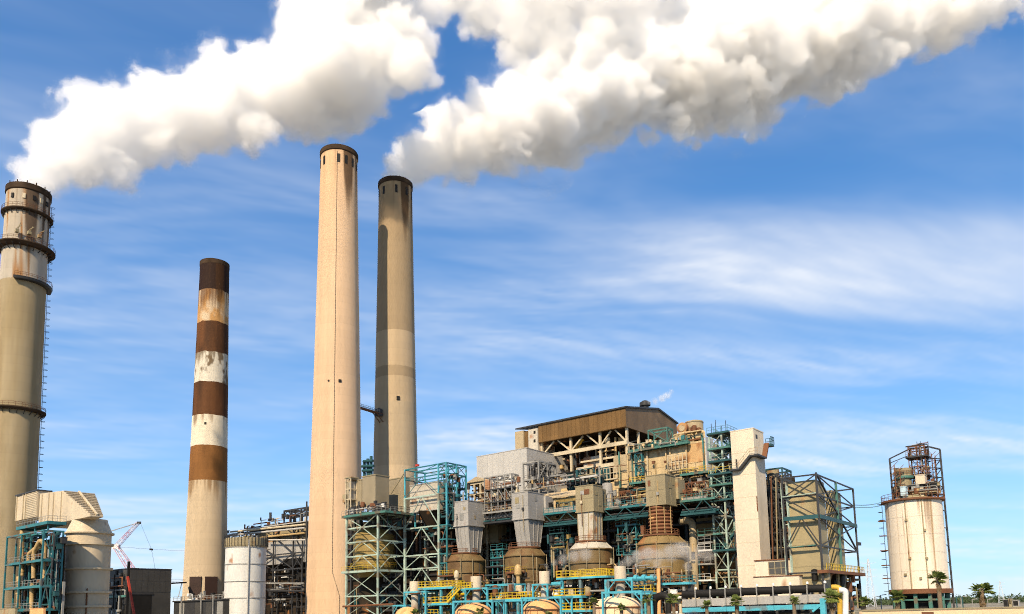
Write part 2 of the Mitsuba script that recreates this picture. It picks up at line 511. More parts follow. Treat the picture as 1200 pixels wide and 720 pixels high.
def ground_col(p, n, uv):
    g = fbm(p.x * 0.06, p.y * 0.06, 0, 4)
    f = fbm(p.x * 1.1, p.y * 1.1, 0, 3)
    return KA * mix(mi.Color3f(0.31, 0.29, 0.255), mi.Color3f(0.17, 0.165, 0.12), smoothstep(0.45, 0.6, g)) * (0.7 + 0.6 * f)


scene['m_ground'] = {'type': 'twosided', 'bsdf': {'type': 'diffuse', 'reflectance': proc(ground_col)}}
structure('ground', gm, 'm_ground')


# ------------------------------------------------------------------ the four chimneys
def axis_at(pt, pb, d):
    """ground position of a vertical axis seen at pixel pt above and pb below, at depth d; (x, y, radius per pixel)"""
    a, b = Dp(*pt, d), Dp(*pb, d)
    return (a + b)[:2] / 2


def zof(cx, cy, py, r=0.0):
    """height at which the upright line through (cx, cy), moved r towards the camera, crosses pixel row py"""
    d = math.hypot(cx, cy)
    cx, cy = cx - cx / d * r, cy - cy / d * r
    lo, hi = 0.0, 400.0
    for _ in range(50):
        m = (lo + hi) / 2
        if proj([cx, cy, m])[1] > py: lo = m
        else: hi = m
    return lo


def ring_rail(m, cx, cy, r, z, n=40, a0=0, a1=2 * math.pi, h=1.1):
    ang = np.linspace(a0, a1, n)
    pts = np.stack([cx + r * np.cos(ang), cy + r * np.sin(ang), ang * 0 + z], 1)
    for hh in (h * 0.55, h):
        m.tube(pts + [0, 0, hh], 0.05, 4)
    for q in pts[::2]:
        m.beam(q, q + [0, 0, h], 0.07)


def ladder(m, cx, cy, rz, ang, z0, z1, cage=True):
    d = np.array([math.cos(ang), math.sin(ang)])
    t = np.array([-d[1], d[0]])
    zs = np.arange(z0, z1, 0.9)
    def at(z, off, s): return [cx + d[0] * (rz(z) + off) + t[0] * s, cy + d[1] * (rz(z) + off) + t[1] * s, z]
    for s in (-0.3, 0.3):
        for i in range(len(zs) - 1):
            m.beam(at(zs[i], 0.25, s), at(zs[i + 1], 0.25, s), 0.08)
    for i, z in enumerate(zs):
        m.beam(at(z, 0.25, -0.3), at(z, 0.25, 0.3), 0.06)
        if cage and i % 2 == 0:
            m.tube([at(z, 0.25, -0.4), at(z, 0.8, -0.45), at(z, 1.15, 0), at(z, 0.8, 0.45), at(z, 0.25, 0.4)], 0.06, 4)
        if i % 4 == 0:
            m.beam(at(z, -0.1, 0), at(z, 0.3, 0), 0.12)


def view_angle(cx, cy):
    """angle, seen from the axis, of the direction towards the camera"""
    return math.atan2(-cy, -cx)


def chimney(pt, wt, pb, wb, d, label, col_at, soot=1.0, lip=0.28, lipmat='m_soot', bulge=0.0, matkey=None):
    cx, cy = axis_at(pt, pb, d)
    z1 = zof(cx, cy, pt[1], met([cx, cy, 100], wt / 2))
    zb = zof(cx, cy, pb[1])
    r1, rb = metc([cx, cy, z1], wt / 2), metc([cx, cy, zb], wb / 2)
    rz = lambda z: r1 + (rb - r1) * np.clip((z1 - z) / (z1 - zb), -1, 3) ** 1.15
    mat = chimney_mat(matkey, cx, cy, 0, z1, lambda p, a, g, s: col_at(p, a, g, s, cx, cy, z1))
    k = thing('chimney', label, 'chimney', 'tall power station chimneys')
    zs = np.linspace(0, z1, 40)
    part(k, 'shaft', B().lathe([(rz(z), z) for z in zs] + [(r1 - 0.6, z1), (r1 - 0.7, z1 - 6)], cx, cy, 96), mat, 40)
    part(k, 'rim', B().lathe([(r1 - 0.75, z1 - 1.0), (r1 - 0.75, z1 + 0.45), (r1 + lip, z1 + 0.45), (r1 + lip, z1 - 1.1), (r1 - 0.01, z1 - 1.4)][::-1], cx, cy, 96), lipmat, 40)
    return k, cx, cy, z1, rz


W = lambda *c: mi.Color3f(*c)


def fouled(p, a, g, s, cx, cy, z1):
    zq = z1 - p.z
    pale = mix(W(.40, .36, .30), W(.30, .155, .06), smoothstep(0.50, 0.68, fbm(a * 3.2 + p.z * .03, p.z * 0.035, 9, 3) + 0.25 * (g - .5)))
    base = mix(W(.33, .265, .165), W(.27, .21, .12), smoothstep(.3, .7, g))
    return dr.select(zq < ZP1, pale, base)


# heights at which its paint changes are measured down from the top
ZP1 = 31.0
k1, c1x, c1y, c1z, c1r = chimney((34, 215), 53, (13, 570), 64, 200, 'thickest stack at the left edge, rust streaked with ring galleries and a smoking mouth', fouled, soot=0.9, matkey='m_chimney_a')
ZP1 = c1z - zof(c1x, c1y, 326, 6)
va = view_angle(c1x, c1y)
for row, out, h, full in ((236, 0.9, 0.5, True), (276, 1.8, 0.8, True), (470, 1.3, 0.6, True)):
    z = zof(c1x, c1y, row + 6, 7)
    r = c1r(z)
    g = part(k1, 'gallery', B().lathe([(r - 0.05, z - h), (r + out * 0.6, z - h), (r + out, z - 0.15), (r + out, z + 0.15), (r - 0.05, z + 0.15)], c1x, c1y, 64), 'm_soot', 30)
    m = B(); ring_rail(m, c1x, c1y, r + out - 0.1, z + 0.15, 60); part(g, 'railing', m, 'm_rust_steel')
    m = B()
    for i in range(24):
        a = i * math.pi / 12
        d = np.array([math.cos(a), math.sin(a)])
        m.beam([c1x + d[0] * r, c1y + d[1] * r, z - h - 1.0], [c1x + d[0] * (r + out * .8), c1y + d[1] * (r + out * .8), z - h], 0.16)
    part(g, 'bracket', m, 'm_dark_steel', kind='stuff')
z = zof(c1x, c1y, 324, 7); r = c1r(z)
g = part(k1, 'half_gallery', B().lathe([(r - .05, z - .6), (r + 1.3, z - .5), (r + 1.5, z + .15), (r - .05, z + .15)], c1x, c1y, 30, va - 0.35, va + 1.9), 'm_dark_steel', 30)
m = B(); ring_rail(m, c1x, c1y, r + 1.4, z + .15, 24, va - .3, va + 1.9); part(g, 'railing', m, 'm_rust_steel')
m = B(); ladder(m, c1x, c1y, c1r, va + 1.50, 20, c1z - 2); part(k1, 'caged_ladder', m, 'm_dark_steel')
for da in (-0.75, -0.2, 0.25, 0.6, 0.95):      # hoods over the openings under the mouth
    a = va + da; z = c1z - 3.4; d = np.array([math.cos(a), math.sin(a)]); r = c1r(z)
    part(k1, 'hatch', B().beam([c1x + d[0] * (r - .3), c1y + d[1] * (r - .3), z], [c1x + d[0] * (r + .25), c1y + d[1] * (r + .25), z], 0.7, 1.3), 'm_cream_steel' if da in (-.2, .6) else 'm_black')
for da in (-1.0, -0.55, -0.1, 0.3, 0.75, 1.15):
    a = va + da; d = np.array([math.cos(a), math.sin(a)]); r = c1r(c1z) + .1
    part(k1, 'lightning_rod', B().beam([c1x + d[0] * r, c1y + d[1] * r, c1z], [c1x + d[0] * r, c1y + d[1] * r, c1z + 1.1], 0.2), 'm_soot')
z = zof(c1x, c1y, 274, 7)
for a, l in ((-.35, 2.0), (.1, 1.4), (.5, 1.0)):
    d = np.array([math.cos(va + a), math.sin(va + a)]); r = c1r(z) + 1.0
    p = np.array([c1x + d[0] * r, c1y + d[1] * r, z + .6])
    m = B().beam(p, p + [1.5, .3, l], .14); m.beam(p + [0, 0, 1.0], p + [2.6, .2, .8], .14); m.box(p[0] - .5, p[0] + .5, p[1] - .4, p[1] + .4, z + .2, z + 1.1)
    part(k1, 'hoist_frame', m, 'm_old_duct', kind='stuff')


def banded(p, a, g, s, cx, cy, z1):
    q = z1 - p.z
    edge = (fbm(a * 4, p.z * .2, 3, 2) - .5) * 2.2
    brown = mix(W(.062, .028, .013), W(.110, .046, .018), smoothstep(.35, .65, g))
    dark = W(.024, .012, .009)
    buff = mix(W(.42, .235, .09), W(.52, .42, .30), smoothstep(.4, .7, fbm(a * 2.2, p.z * .22, 8, 3)))
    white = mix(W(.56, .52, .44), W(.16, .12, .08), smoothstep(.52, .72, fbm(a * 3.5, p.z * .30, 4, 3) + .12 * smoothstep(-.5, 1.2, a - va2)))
    cream = W(.62, .555, .44)
    tan = W(.47, .37, .25)
    b = ZB2
    runs = fbm(a * 5, q * .04, 6, 2)

    def drip(c, top, long, col):      # rust that has run down over a pale band
        return mix(c, col, smoothstep(long, 0, q - top - (runs - .5) * long * 2.2) * smoothstep(.34, .62, runs) * .8)
    buff = drip(buff, b[0], 7., W(.10, .045, .02))
    white = drip(white, b[2], 5., W(.13, .09, .05))
    cream = drip(cream, b[4], 4., W(.17, .10, .05))
    tan = drip(tan, b[6], 6., W(.22, .13, .06))
    c = dr.select(q < b[0] + edge * .2, dark, buff)
    c = dr.select(q > b[1] + edge * .3, brown, c)
    c = dr.select(q > b[2] + edge * .5, white, c)
    c = dr.select(q > b[3] + edge * .25, brown * .9, c)
    c = dr.select(q > b[4] + edge * .15, cream, c)
    c = dr.select(q > b[5] + edge * .2, W(.19, .085, .026) * (.7 + .6 * g), c)
    return dr.select(q > b[6], tan, c)


ZB2 = [0.0] * 7
va2 = -0.7
k2, c2x, c2y, c2z, c2r = chimney((252, 304), 34.5, (240, 690), 52, 290, 'shortest stack, banded dark brown and dirty white above a plain tan base', banded, soot=0.0, lip=0.15, matkey='m_chimney_b')
ZB2 = [c2z - zof(c2x, c2y, r, 6) for r in (338, 376, 412, 447, 486, 522, 563)]
va = view_angle(c2x, c2y)
for px in (229, 248):
    for _ in (0,):
        zA, zB = zof(c2x, c2y, 676, 8), zof(c2x, c2y, 704, 8)
        r = c2r(zA)
        off = (px - 240.5) / 27.0
        a = va + math.asin(off) if abs(off) < 1 else va
        d = np.array([math.cos(a), math.sin(a)])
        m = B().beam([c2x + d[0] * (r - .9), c2y + d[1] * (r - .9), (zA + zB) / 2], [c2x + d[0] * (r + .25), c2y + d[1] * (r + .25), (zA + zB) / 2], 4.4, zA - zB)
        part(k2, 'doorway', m, 'm_door_brown')
m = B()
a = va - 0.25; d = np.array([math.cos(a), math.sin(a)]); z = zof(c2x, c2y, 497, 6); r = c2r(z)
part(k2, 'hatch', B().beam([c2x + d[0] * (r - .3), c2y + d[1] * (r - .3), z], [c2x + d[0] * (r + .1), c2y + d[1] * (r + .1), z], .8, .9), 'm_black')
m = B(); ladder(m, c2x, c2y, c2r, va + 1.45, 10, zof(c2x, c2y, 620), True); part(k2, 'caged_ladder', m, 'm_dark_steel')


def tanshaft(p, a, g, s, cx, cy, z1):
    return mix(W(.61, .43, .28), W(.54, .38, .245), smoothstep(.3, .7, g))


k3, c3x, c3y, c3z, c3r = chimney((398.5, 171), 43, (391.5, 690), 67, 245, 'tallest stack, plain tan concrete without smoke, third stack from the left', tanshaft, soot=1.0, matkey='m_chimney_c')
va = view_angle(c3x, c3y)


def on(cx, cy, rz, da, z, off):
    va = view_angle(cx, cy)
    return np.array([cx + math.cos(va + da) * (rz(z) + off), cy + math.sin(va + da) * (rz(z) + off), z])


zs = np.linspace(zof(c3x, c3y, 672), c3z - 2, 60)
pts = [on(c3x, c3y, c3r, -0.10, z, .06) for z in zs]
za = zof(c3x, c3y, 700)
pts = [on(c3x, c3y, c3r, .16, za - 12, .06), on(c3x, c3y, c3r, .16, za, .06)] + pts
part(k3, 'cable', B().tube(pts, .075, 5), 'm_dark_steel')


def vents(k, cx, cy, rz, z1, das):
    for da in das:
        z = z1 - 4.4
        m = B().beam(on(cx, cy, rz, da, z, -.5), on(cx, cy, rz, da, z, .12), 0.9, 3.0)
        part(k, 'vent_slot', m, 'm_black')


vents(k3, c3x, c3y, c3r, c3z, (-.9, -.02, .38, .8, 1.2, -1.4))
for da, row in ((-.35, 448), (.12, 448)):
    z = zof(c3x, c3y, row, 6)
    part(k3, 'hatch', B().beam(on(c3x, c3y, c3r, da, z, -.4), on(c3x, c3y, c3r, da, z, .25), .9 if da > 0 else .5, .9 if da > 0 else .5), 'm_black')


def bandtan(p, a, g, s, cx, cy, z1):
    q = z1 - p.z
    light = mix(W(.45, .345, .225), W(.40, .305, .195), smoothstep(.3, .7, g))
    b = ZB4
    c = dr.select((q < b[0]) | ((q > b[1]) & (q < b[2])), W(.31, .232, .145), light)
    c = dr.select(q > b[3], W(.40, .315, .21), c)
    return dr.select(q > b[4], W(.46, .36, .24), c)


ZB4 = [0.0] * 5
k4, c4x, c4y, c4z, c4r = chimney((463.5, 208), 39, (463.5, 560), 52.5, 270, 'tan banded smoking stack, joined by a catwalk to the plain stack on its left', bandtan, soot=1.0, matkey='m_chimney_d')
ZB4 = [c4z - zof(c4x, c4y, r, 6) for r in (387, 429, 441, 471, 546)]
vents(k4, c4x, c4y, c4r, c4z, (-1.3, -.75, .05, .7, 1.25))
z = zof(c4x, c4y, 468, 6)
part(k4, 'hatch', B().beam(on(c4x, c4y, c4r, .12, z, -.4), on(c4x, c4y, c4r, .12, z, .35), 1.1, 1.3), 'm_black')

# the catwalk between the two
z = zof(c3x, c3y, 470)
A3, A4 = np.array([c3x, c3y, z]), np.array([c4x, c4y, z])
t = (A4 - A3) / np.linalg.norm(A4 - A3)
p, q = A3 + t * (c3r(z) - .2), A4 - t * (c4r(z) - .2)
side = np.cross(t, [0, 0, 1])
k = thing('catwalk', 'short dark steel catwalk joining the two tan stacks at mid height', 'catwalk')
part(k, 'deck', B().beam(p, q, 1.7, .35), 'm_rust_steel')
for s in (-.8, .8):
    m = B()
    for h in (.6, 1.15): m.beam(p + side * s + [0, 0, h], q + side * s + [0, 0, h], .09)
    for i in np.linspace(0, 1, 14): m.beam(p + (q - p) * i + side * s, p + (q - p) * i + side * s + [0, 0, 1.15], .09)
    part(k, 'railing', m, 'm_grey_steel')
m = B()
for s in (-.75, .75): m.beam(q + side * s - t * 4, q + side * s - [0, 0, 3.0], .22); m.beam(p + side * s + t * 4, p + side * s - [0, 0, 3.0], .22)
part(k, 'strut', m, 'm_rust_steel', kind='stuff')
m = B(); c = q - t * 1.6; m.box(c[0] - 1, c[0] + 1, c[1] - 1, c[1] + 1, z - .9, z - .2); m.box(c[0] - .9, c[0] + .9, c[1] - .9, c[1] + .9, z + .2, z + 1.7)
part(k, 'end_cage', m, 'm_dark_steel')


# ------------------------------------------------------------------ left: absorber, teal frame, crane, dark house, white tank
ax = Dp(103, 660, 165)
AX, AY = ax[0], ax[1]
RA = metc(ax, 27.0)


def zn(cx, cy, r, py):
    """height on the near side of an upright cylinder that shows at pixel row py"""
    d = np.hypot(cx, cy)
    return zof(cx - cx / d * r, cy - cy / d * r, py)


zt = zn(AX, AY, RA, 623)
k = thing('absorber_tower', 'wide tan cylindrical tower with raised rings and a slatted duct elbow on top', 'tower')
rings = [zn(AX, AY, RA, r) for r in (637, 666, 694, 711)]
lev = [0] + sorted(rings) + [zt]
for a, b in zip(lev[:-1], lev[1:]):
    part(k, 'shell_course', B().lathe([(RA, a + .03), (RA, b - .03)], AX, AY, 64), 'm_absorber', True)
for z in rings:
    part(k, 'stiffener_ring', B().lathe([(RA, z - .30), (RA + .55, z - .2), (RA + .55, z + .2), (RA, z + .24)], AX, AY, 64), 'm_absorber', 30)
zc = zn(AX, AY, RA * .8, 610)
part(k, 'cone', B().lathe([(RA, zt - .3), (RA + .55, zt - .3), (RA + .55, zt), (RA + .1, zt + .1), (RA * .80, zc), (RA * .80, zc + .4)], AX, AY, 64), 'm_absorber', 30)
part(k, 'seam', B().beam(on(AX, AY, lambda z: RA, .05, rings[2] + .3, .03), on(AX, AY, lambda z: RA, .05, rings[-1] - .3, .03), .1), 'm_old_duct')
part(k, 'downpipe', B().tube([on(AX, AY, lambda z: RA, .02, 0, .35), on(AX, AY, lambda z: RA, .02, zn(AX, AY, RA, 690), .35)], .16, 6), 'm_rust_steel')
# the duct elbow
Y0 = AY - RA * .80
P = lambda x, y: Fp(x, y, Y0)
t1, t2 = P(73, 575.5), P(106, 604)
y1 = Sp(111, 583.5, t1[0])[1]
xl, zl = P(47, 580)[0], zc + .2
ym = Sp(121, 607, t2[0])[1]                                # the foot of the slope is narrower than its head
zh = P(47, 579)[2]
v = [[xl, Y0, zl], [t2[0], Y0, zl], [t2[0], Y0, t2[2]], [t1[0], Y0, t1[2]], [xl, Y0, zh], [xl, y1, zl], [t2[0], ym, zl], [t2[0], ym, t2[2]], [t1[0], y1, t1[2]], [xl, y1, zh]]
tri = [[0, 1, 2], [0, 2, 3], [0, 3, 4], [5, 7, 6], [5, 8, 7], [5, 9, 8], [3, 2, 7], [3, 7, 8], [4, 3, 8], [4, 8, 9], [1, 6, 7], [1, 7, 2], [0, 5, 6], [0, 6, 1], [0, 4, 9], [0, 9, 5]]
e = part(k, 'duct_elbow', B().add(v, tri), 'm_absorber')
sl = t2 - t1; L = np.hypot(sl[0], sl[2]); sx, sz = sl[0] / L, sl[2] / L; nx, nz_ = -sz, sx
for i in range(13):                                       # slats on the slope
    s = (i + .5) / 13 * L
    c = np.array([t1[0] + sx * s + nx * .16, 0, t1[2] + sz * s + nz_ * .16])
    ye_ = y1 + (ym - y1) * s / L
    for a, b in ((Y0 + .1, (Y0 + ye_) / 2 - .2), ((Y0 + ye_) / 2 + .2, ye_ - .1)):
        part(e, 'slat', B().beam([c[0], a, c[2]], [c[0], b, c[2]], .30, .20), 'm_absorber')
part(e, 'centre_rib', B().beam([t1[0] + nx * .2, (Y0 + y1) / 2, t1[2] + nz_ * .2], [t2[0] + nx * .2, (Y0 + ym) / 2, t2[2] + nz_ * .2], .36, .4), 'm_cream_steel')
for px in (49.5, 57.5, 63, 72):
    x = P(px, 590)[0]
    zt_ = P(px, 580 - (px - 47) * .16)[2]
    part(e, 'stiffener', B().box(x - .1, x + .1, Y0 - .22, Y0 - .003, zl, zt_ - .1), 'm_absorber')
# the inlet breeching to its left
k = thing('breeching_duct', 'ribbed cream duct section between the left stack and the absorber elbow', 'duct')
xa, xb = P(22, 580)[0], P(46.5, 580)[0]
za, zb_ = zof(*P(22, 600)[:2], 611), P(40, 576)[2]
m = part(k, 'box', B().box(xa, xb, Y0 - .4, Y0 + 2.5, za, zb_ - .3), 'm_absorber')
for i in range(14):
    z = za + (zb_ - za) * (i + .6) / 15
    part(m, 'siding_slat', B().box(P(34, 580)[0], xb - .1, Y0 - .52, Y0 - .41, z, z + .16), 'm_cream_steel')
for px in (22.5, 30, 33):
    x = P(px, 590)[0]
    part(m, 'stiffener', B().box(x - .12, x + .12, Y0 - .65, Y0 - .403, za, zb_ - .2), 'm_cream_steel')
part(k, 'roof_edge', B().box(xa - .2, xb + .2, Y0 - .7, Y0 + 2.6, zb_ - .3, zb_), 'm_dark_steel')

# teal pipe frame
YF = 61.0
P = lambda x, y: Fp(x, y, YF)
xs = [P(8, 640)[0], P(25, 640)[0], P(50.5, 640)[0]]
yb = Sp(73.5, 640, xs[-1])[1]
zs = [P(50, 715)[2], P(50, 687.5)[2], P(50, 657)[2], P(50, 622)[2]]
k = thing('pipe_rack', 'teal steel frame full of tan pipes beside the absorber tower', 'frame')
frame(k, xs, [YF, (YF + yb) / 2, yb], zs, TEAL, .30, .26, .14, front='.', side='K/\\', back='.K.')
for z in zs[:3]:
    platform(k, xs[0], xs[-1], YF + .3, yb - .3, z + .35, TEAL, 'm_grey_steel', sides='f')
zup = P(40, 613)[2]
platform(k, P(16, 613)[0], P(52, 613)[0], YF + .6, YF + 4, zup, TEAL, 'm_grey_steel', edge=.6, sides='fr')
for px in (18, 34, 49): part(k, 'column', B().box(P(px, 620)[0] - .15, P(px, 620)[0] + .15, YF + 1, YF + 1.3, zs[-1], zup - .6), TEAL)
stairs(k, [xs[-1] - .5, YF + 2.5, zs[0] + .4], [xs[-1] - .5, yb - 1.5, zs[1] + .3], .9, 'm_grey_steel', TEAL, axis=0)
clutter(k, xs[-1] - 2.6, xs[-1] + .6, YF + 1.5, yb - .5, zs[0], zs[-1] - .5, 46, [TEAL, DTEAL, DTEAL, 'm_dark_steel', 'm_grey_steel', RUSTSTEEL], 5)
clutter(k, xs[0] + .3, xs[-1], YF + 3, yb - .5, zs[0] - 4, zs[-1] - .3, 50, [DTEAL, 'm_dark_steel', 'm_black', RUSTSTEEL, DTEAL], 6)
part(k, 'back_screen', B().box(xs[0], xs[-1], yb + .4, yb + .55, 0, zs[-1] - 1), 'm_dark_wall')
for px, a, b in ((19.5, 622, 675), (15.5, 676, 718)):
    x = P(px, a)[0]
    m = B().tube([P(px, b) + [0, 1.0, 0], P(px, a) + [0, 1.0, 0]], .42, 12)
    for yy in range(a + 6, b, 14):
        p = P(px, yy) + [0, 1.0, 0]; m.lathe([(.42, p[2] - .12), (.55, p[2] - .12), (.55, p[2] + .12), (.42, p[2] + .12)], p[0], p[1], 12)
    solo('pipe', m, PIPETAN, 'upright flanged tan pipe on the left of the teal frame, ' + ('upper length' if a < 650 else 'lower length'), 'pipe', 'tan pipes in the teal frame', 40)
d = np.array([0, 1.0, 0])
for lab, pts in (('tan pipe in the teal frame that hooks over at the top', [P(33, 678) + d, P(33, 648) + d, P(41, 632) + d, P(41, 640) + d * 2]), ('straight tan pipe on the right inside the teal frame', [P(40, 678) + d * 1.8, P(41, 640) + d * 1.8]), ('tan pipe low in the teal frame under the middle beam', [P(30.5, 719) + d, P(31, 692) + d, P(31.5, 684) + d]),
                 ('short bent tan pipe reaching left inside the teal frame', [P(27, 662) + d, P(27, 650) + d, P(35, 643) + d, P(38, 640) + d * 1.6])):
    solo('pipe', B().tube(bent(pts, 1.2) if len(pts) > 2 else pts, .44, 12), PIPETAN, lab, 'pipe', 'tan pipes in the teal frame', 40)
x = P(73.5, 700)[0]
q = Sp(74, 700, xs[-1] + .8)
solo('post', B().box(q[0] - .2, q[0] + .2, q[1] - .2, q[1] + .2, 0, Sp(74, 682, q[0])[2]), 'm_grey_steel', 'grey upright post at the right corner of the teal frame', 'post')
for px0, px1, mat, lab in ((0, 18, 'm_old_duct', 'low pale block wall at the bottom left corner'), (35, 51, 'm_salmon', 'low tan block wall beneath the teal frame')):
    a, b = Fp(px0 - (px0 == 0) * 6, 716, YF - 2), Fp(px1, 713.5, YF - 2)
    m = B().box(a[0], b[0], YF - 2, YF - 1.6, 0, b[2]); m.box(a[0] - .05, b[0] + .05, YF - 2.08, YF - 1.52, b[2] + .003, b[2] + .12)
    solo('block_wall', m, mat, lab, 'wall')

# crane behind
k = thing('lattice_crane', 'red and white lattice boom crane with a lilac jib, rising behind the dark house', 'crane')
DC = 300


def lattice(name, a, b, wa, wb, n, mat, parent=None, mat2=None):
    a, b = np.asarray(a, float), np.asarray(b, float)
    t = (b - a) / np.linalg.norm(b - a)
    s = np.cross(t, FH); s /= np.linalg.norm(s)
    f = np.cross(s, t)
    h = part(k, name, B().beam(a - s * wa / 2 - f * wa / 2, b - s * wb / 2 - f * wb / 2, .16), mat)
    cor = [(-1, -1), (1, -1), (1, 1), (-1, 1)]
    pt = lambda i, c: a + (b - a) * i / n + (s * c[0] + f * c[1]) * (wa + (wb - wa) * i / n) / 2
    for c in cor[1:]: part(h, 'chord', B().beam(pt(0, c), pt(n, c), .16), mat)
    for i in range(n):
        m = B()
        for j in range(4):
            c, c2 = cor[j], cor[(j + 1) % 4]
            m.beam(pt(i, c), pt(i + 1, c2), .09); m.beam(pt(i, c), pt(i, c2), .08)
        part(h, 'lacing', m, (mat2 or mat) if (i // 3) % 2 else 'm_white', kind='stuff')
    return h


J, TIP, BASE = Dp(136, 641, DC), Dp(162, 613, DC), Dp(186, 716, DC)
lattice('boom', J, BASE, 1.6, 3.6, 14, PINK)
lattice('jib', J, TIP, 1.5, 1.0, 9, LILAC, mat2=PINK)
part(k, 'joint', B().beam(J - RH * 1.2, J + RH * 1.2, 1.5, 1.6), 'm_white')
part(k, 'jib_head', B().beam(TIP - RH * .4, TIP + RH * 1.0, .7, .9), 'm_dark_steel')
part(k, 'mast_strut', B().beam(Dp(126, 624, DC), TIP, .30), 'm_grey_steel')
part(k, 'hoist_rope', B().tube([TIP + RH * .8, Dp(177.5, 644, DC)], .05, 4), 'm_dark_steel')
part(k, 'hoist_rope', B().tube([Dp(177.5, 644, DC), Dp(182, 668, DC)], .05, 4), 'm_dark_steel')
part(k, 'pendant_rope', B().tube([J, Dp(177.5, 644, DC), Dp(216, 646, DC)], .045, 4), 'm_dark_steel')
part(k, 'hook_block', B().beam(Dp(175.5, 644, DC), Dp(179, 644.4, DC), .5, .7), 'm_black')
q = Dp(190, 720, DC)
part(k, 'cab', B().box(q[0] - 2, q[0] + 2, q[1] - 2, q[1] + 2, 1, 4), PINK)
part(k, 'crawler', B().box(q[0] - 3, q[0] + 3, q[1] - 3, q[1] + 3, 0, 1), 'm_black')

# dark house
C = Dp(151, 667, 225)
X, Y, zt = C[0], C[1], C[2]
ye = Sp(201, 671, X)[1]
xl = Fp(128, 667, Y)[0]
k = thing('dark_house', 'metal clad house coloured dark as if shaded, between the absorber tower and the banded stack', 'building')
part(k, 'body', B().box(X - 16, X, Y + .4, ye, 0, zt), 'm_dark_cladding')  # the dark cladding colour already carries the shade on these walls
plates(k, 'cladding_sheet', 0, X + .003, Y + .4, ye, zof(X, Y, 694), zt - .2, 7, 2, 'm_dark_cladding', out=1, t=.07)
part(k, 'roof_trim', B().box(X - 16.1, X + .14, Y + .2, ye + .1, zt + .003, zt + .3), 'm_dark_steel')
part(k, 'doorway', B().box(X - .5, X + .06, Y + 1, Y + (ye - Y) * .55, 0, zof(X, Y, 697)), 'm_black')
part(k, 'door_header', B().box(X + .003, X + .2, Y + .8, Y + (ye - Y) * .57, zof(X, Y, 697), zof(X, Y, 695)), 'm_dark_steel')
part(k, 'gutter_beam', B().box(xl, X - .5, Y - .4, Y + .35, zof(X, Y, 700), zof(X, Y, 697.5)), GREEN)
clutter(k, xl + 1, X - .6, Y - 1.5, Y + .2, 1, zt - 1, 26, ['m_dark_steel', 'm_black', RUSTSTEEL, 'm_grey_steel'], 9, big=1.2)
part(k, 'corner_column', B().box(X - .5, X + .0, Y - .3, Y + .35, 0, zt + 2.2), 'm_black')
a, b = Dp(149.5, 676, 205), Dp(158.5, 728, 205)
m = B().beam(a, b, .5, .5)
solo('mast', m, RED, 'slanting red mast in front of the dark house', 'mast')

# low works below the banded stack
k = thing('pump_house', 'low grey pump house with roof rails in front of the banded stack', 'building')
YB = 119.0
P = lambda x, y: Fp(x, y, YB)
x0, x1, z1 = P(204, 706)[0], P(262, 706)[0], P(230, 705)[2]
part(k, 'body', B().box(x0, x1, YB, YB + 12, 0, z1), 'm_dark_cladding')
part(k, 'roof_edge', B().box(x0 - .3, x1 + .1, YB - .4, YB + 12.2, z1 + .003, z1 + .35), 'm_dark_steel')
plates(k, 'wall_sheet', 1, YB - .003, x0 + .2, x1 - .2, 1, z1 - .3, 9, 1, 'm_grey_duct', out=-1, mats=['m_dark_cladding', 'm_dark_steel', 'm_grey_steel'])
part(k, 'roof_railing', rail(B(), [[x0, YB - .2, z1 + .35], [x1, YB - .2, z1 + .35]], 1.2, 2.0, .1), 'm_grey_steel')
for px in (215, 238, 252):
    x = P(px, 700)[0]
    part(k, 'post', B().box(x - .15, x + .15, YB - .7, YB - .42, 0, z1 + (2.6 if px == 238 else 1.6)), 'm_grey_steel')
clutter(k, x0, x1, YB + 1, YB + 9, z1 + .4, z1 + 2.2, 30, ['m_dark_steel', 'm_grey_steel', 'm_black', RUSTSTEEL, 'm_white'], 12)
m = B()
a, b = P(199, 683.5) + [0, 40, 0], P(216, 683.5) + [0, 40, 0]
k = thing('gangway', 'thin dark gangway from the dark house to the banded stack', 'gangway')
a, b = Dp(199, 684, 262), Dp(217, 683, 281)
part(k, 'deck', B().beam(a, b, 1.2, .5), 'm_dark_steel')
m = B(); s = np.array([.4, -.4, 0])
for h in (.6, 1.1): m.beam(a + s + [0, 0, h], b + s + [0, 0, h], .07)
part(k, 'railing', m, 'm_dark_steel', kind='stuff')
m = B(); m.beam(Dp(213, 684, 276), Dp(209, 700, 271), .2); part(k, 'strut', m, 'm_grey_steel')

# white tank
wt = Dp(287.5, 680, 222)
WX, WY = wt[:2]
RW = metc(wt, 24.3)
k = thing('storage_tank', 'upright white storage tank with a ladder post, left of the tallest stack', 'tank')
lev = [0] + [zn(WX, WY, RW, r) for r in (721, 701, 681.5, 661, 641)]
for a, b in zip(lev[:-1], lev[1:]):
    part(k, 'shell_course', B().lathe([(RW, a + .04), (RW, b - .04)], WX, WY, 48), 'm_white_tank', True)
    part(k, 'seam_ring', B().lathe([(RW - .05, b - .1), (RW + .16, b - .09), (RW + .16, b + .09), (RW - .05, b + .1)], WX, WY, 48), 'm_grey_steel', 30)
zt = lev[-1]
part(k, 'roof', B().lathe([(RW, zt), (RW * .5, zt + .7), (.01, zt + 1.0)], WX, WY, 48), 'm_white_tank', True)
g = part(k, 'skirt_band', B().lathe([(RW + .1, zt + .1), (RW + .35, zt + .6), (RW + .35, zt + 2.6), (RW + .1, zt + 2.7)], WX, WY, 48), 'm_old_duct', 30)
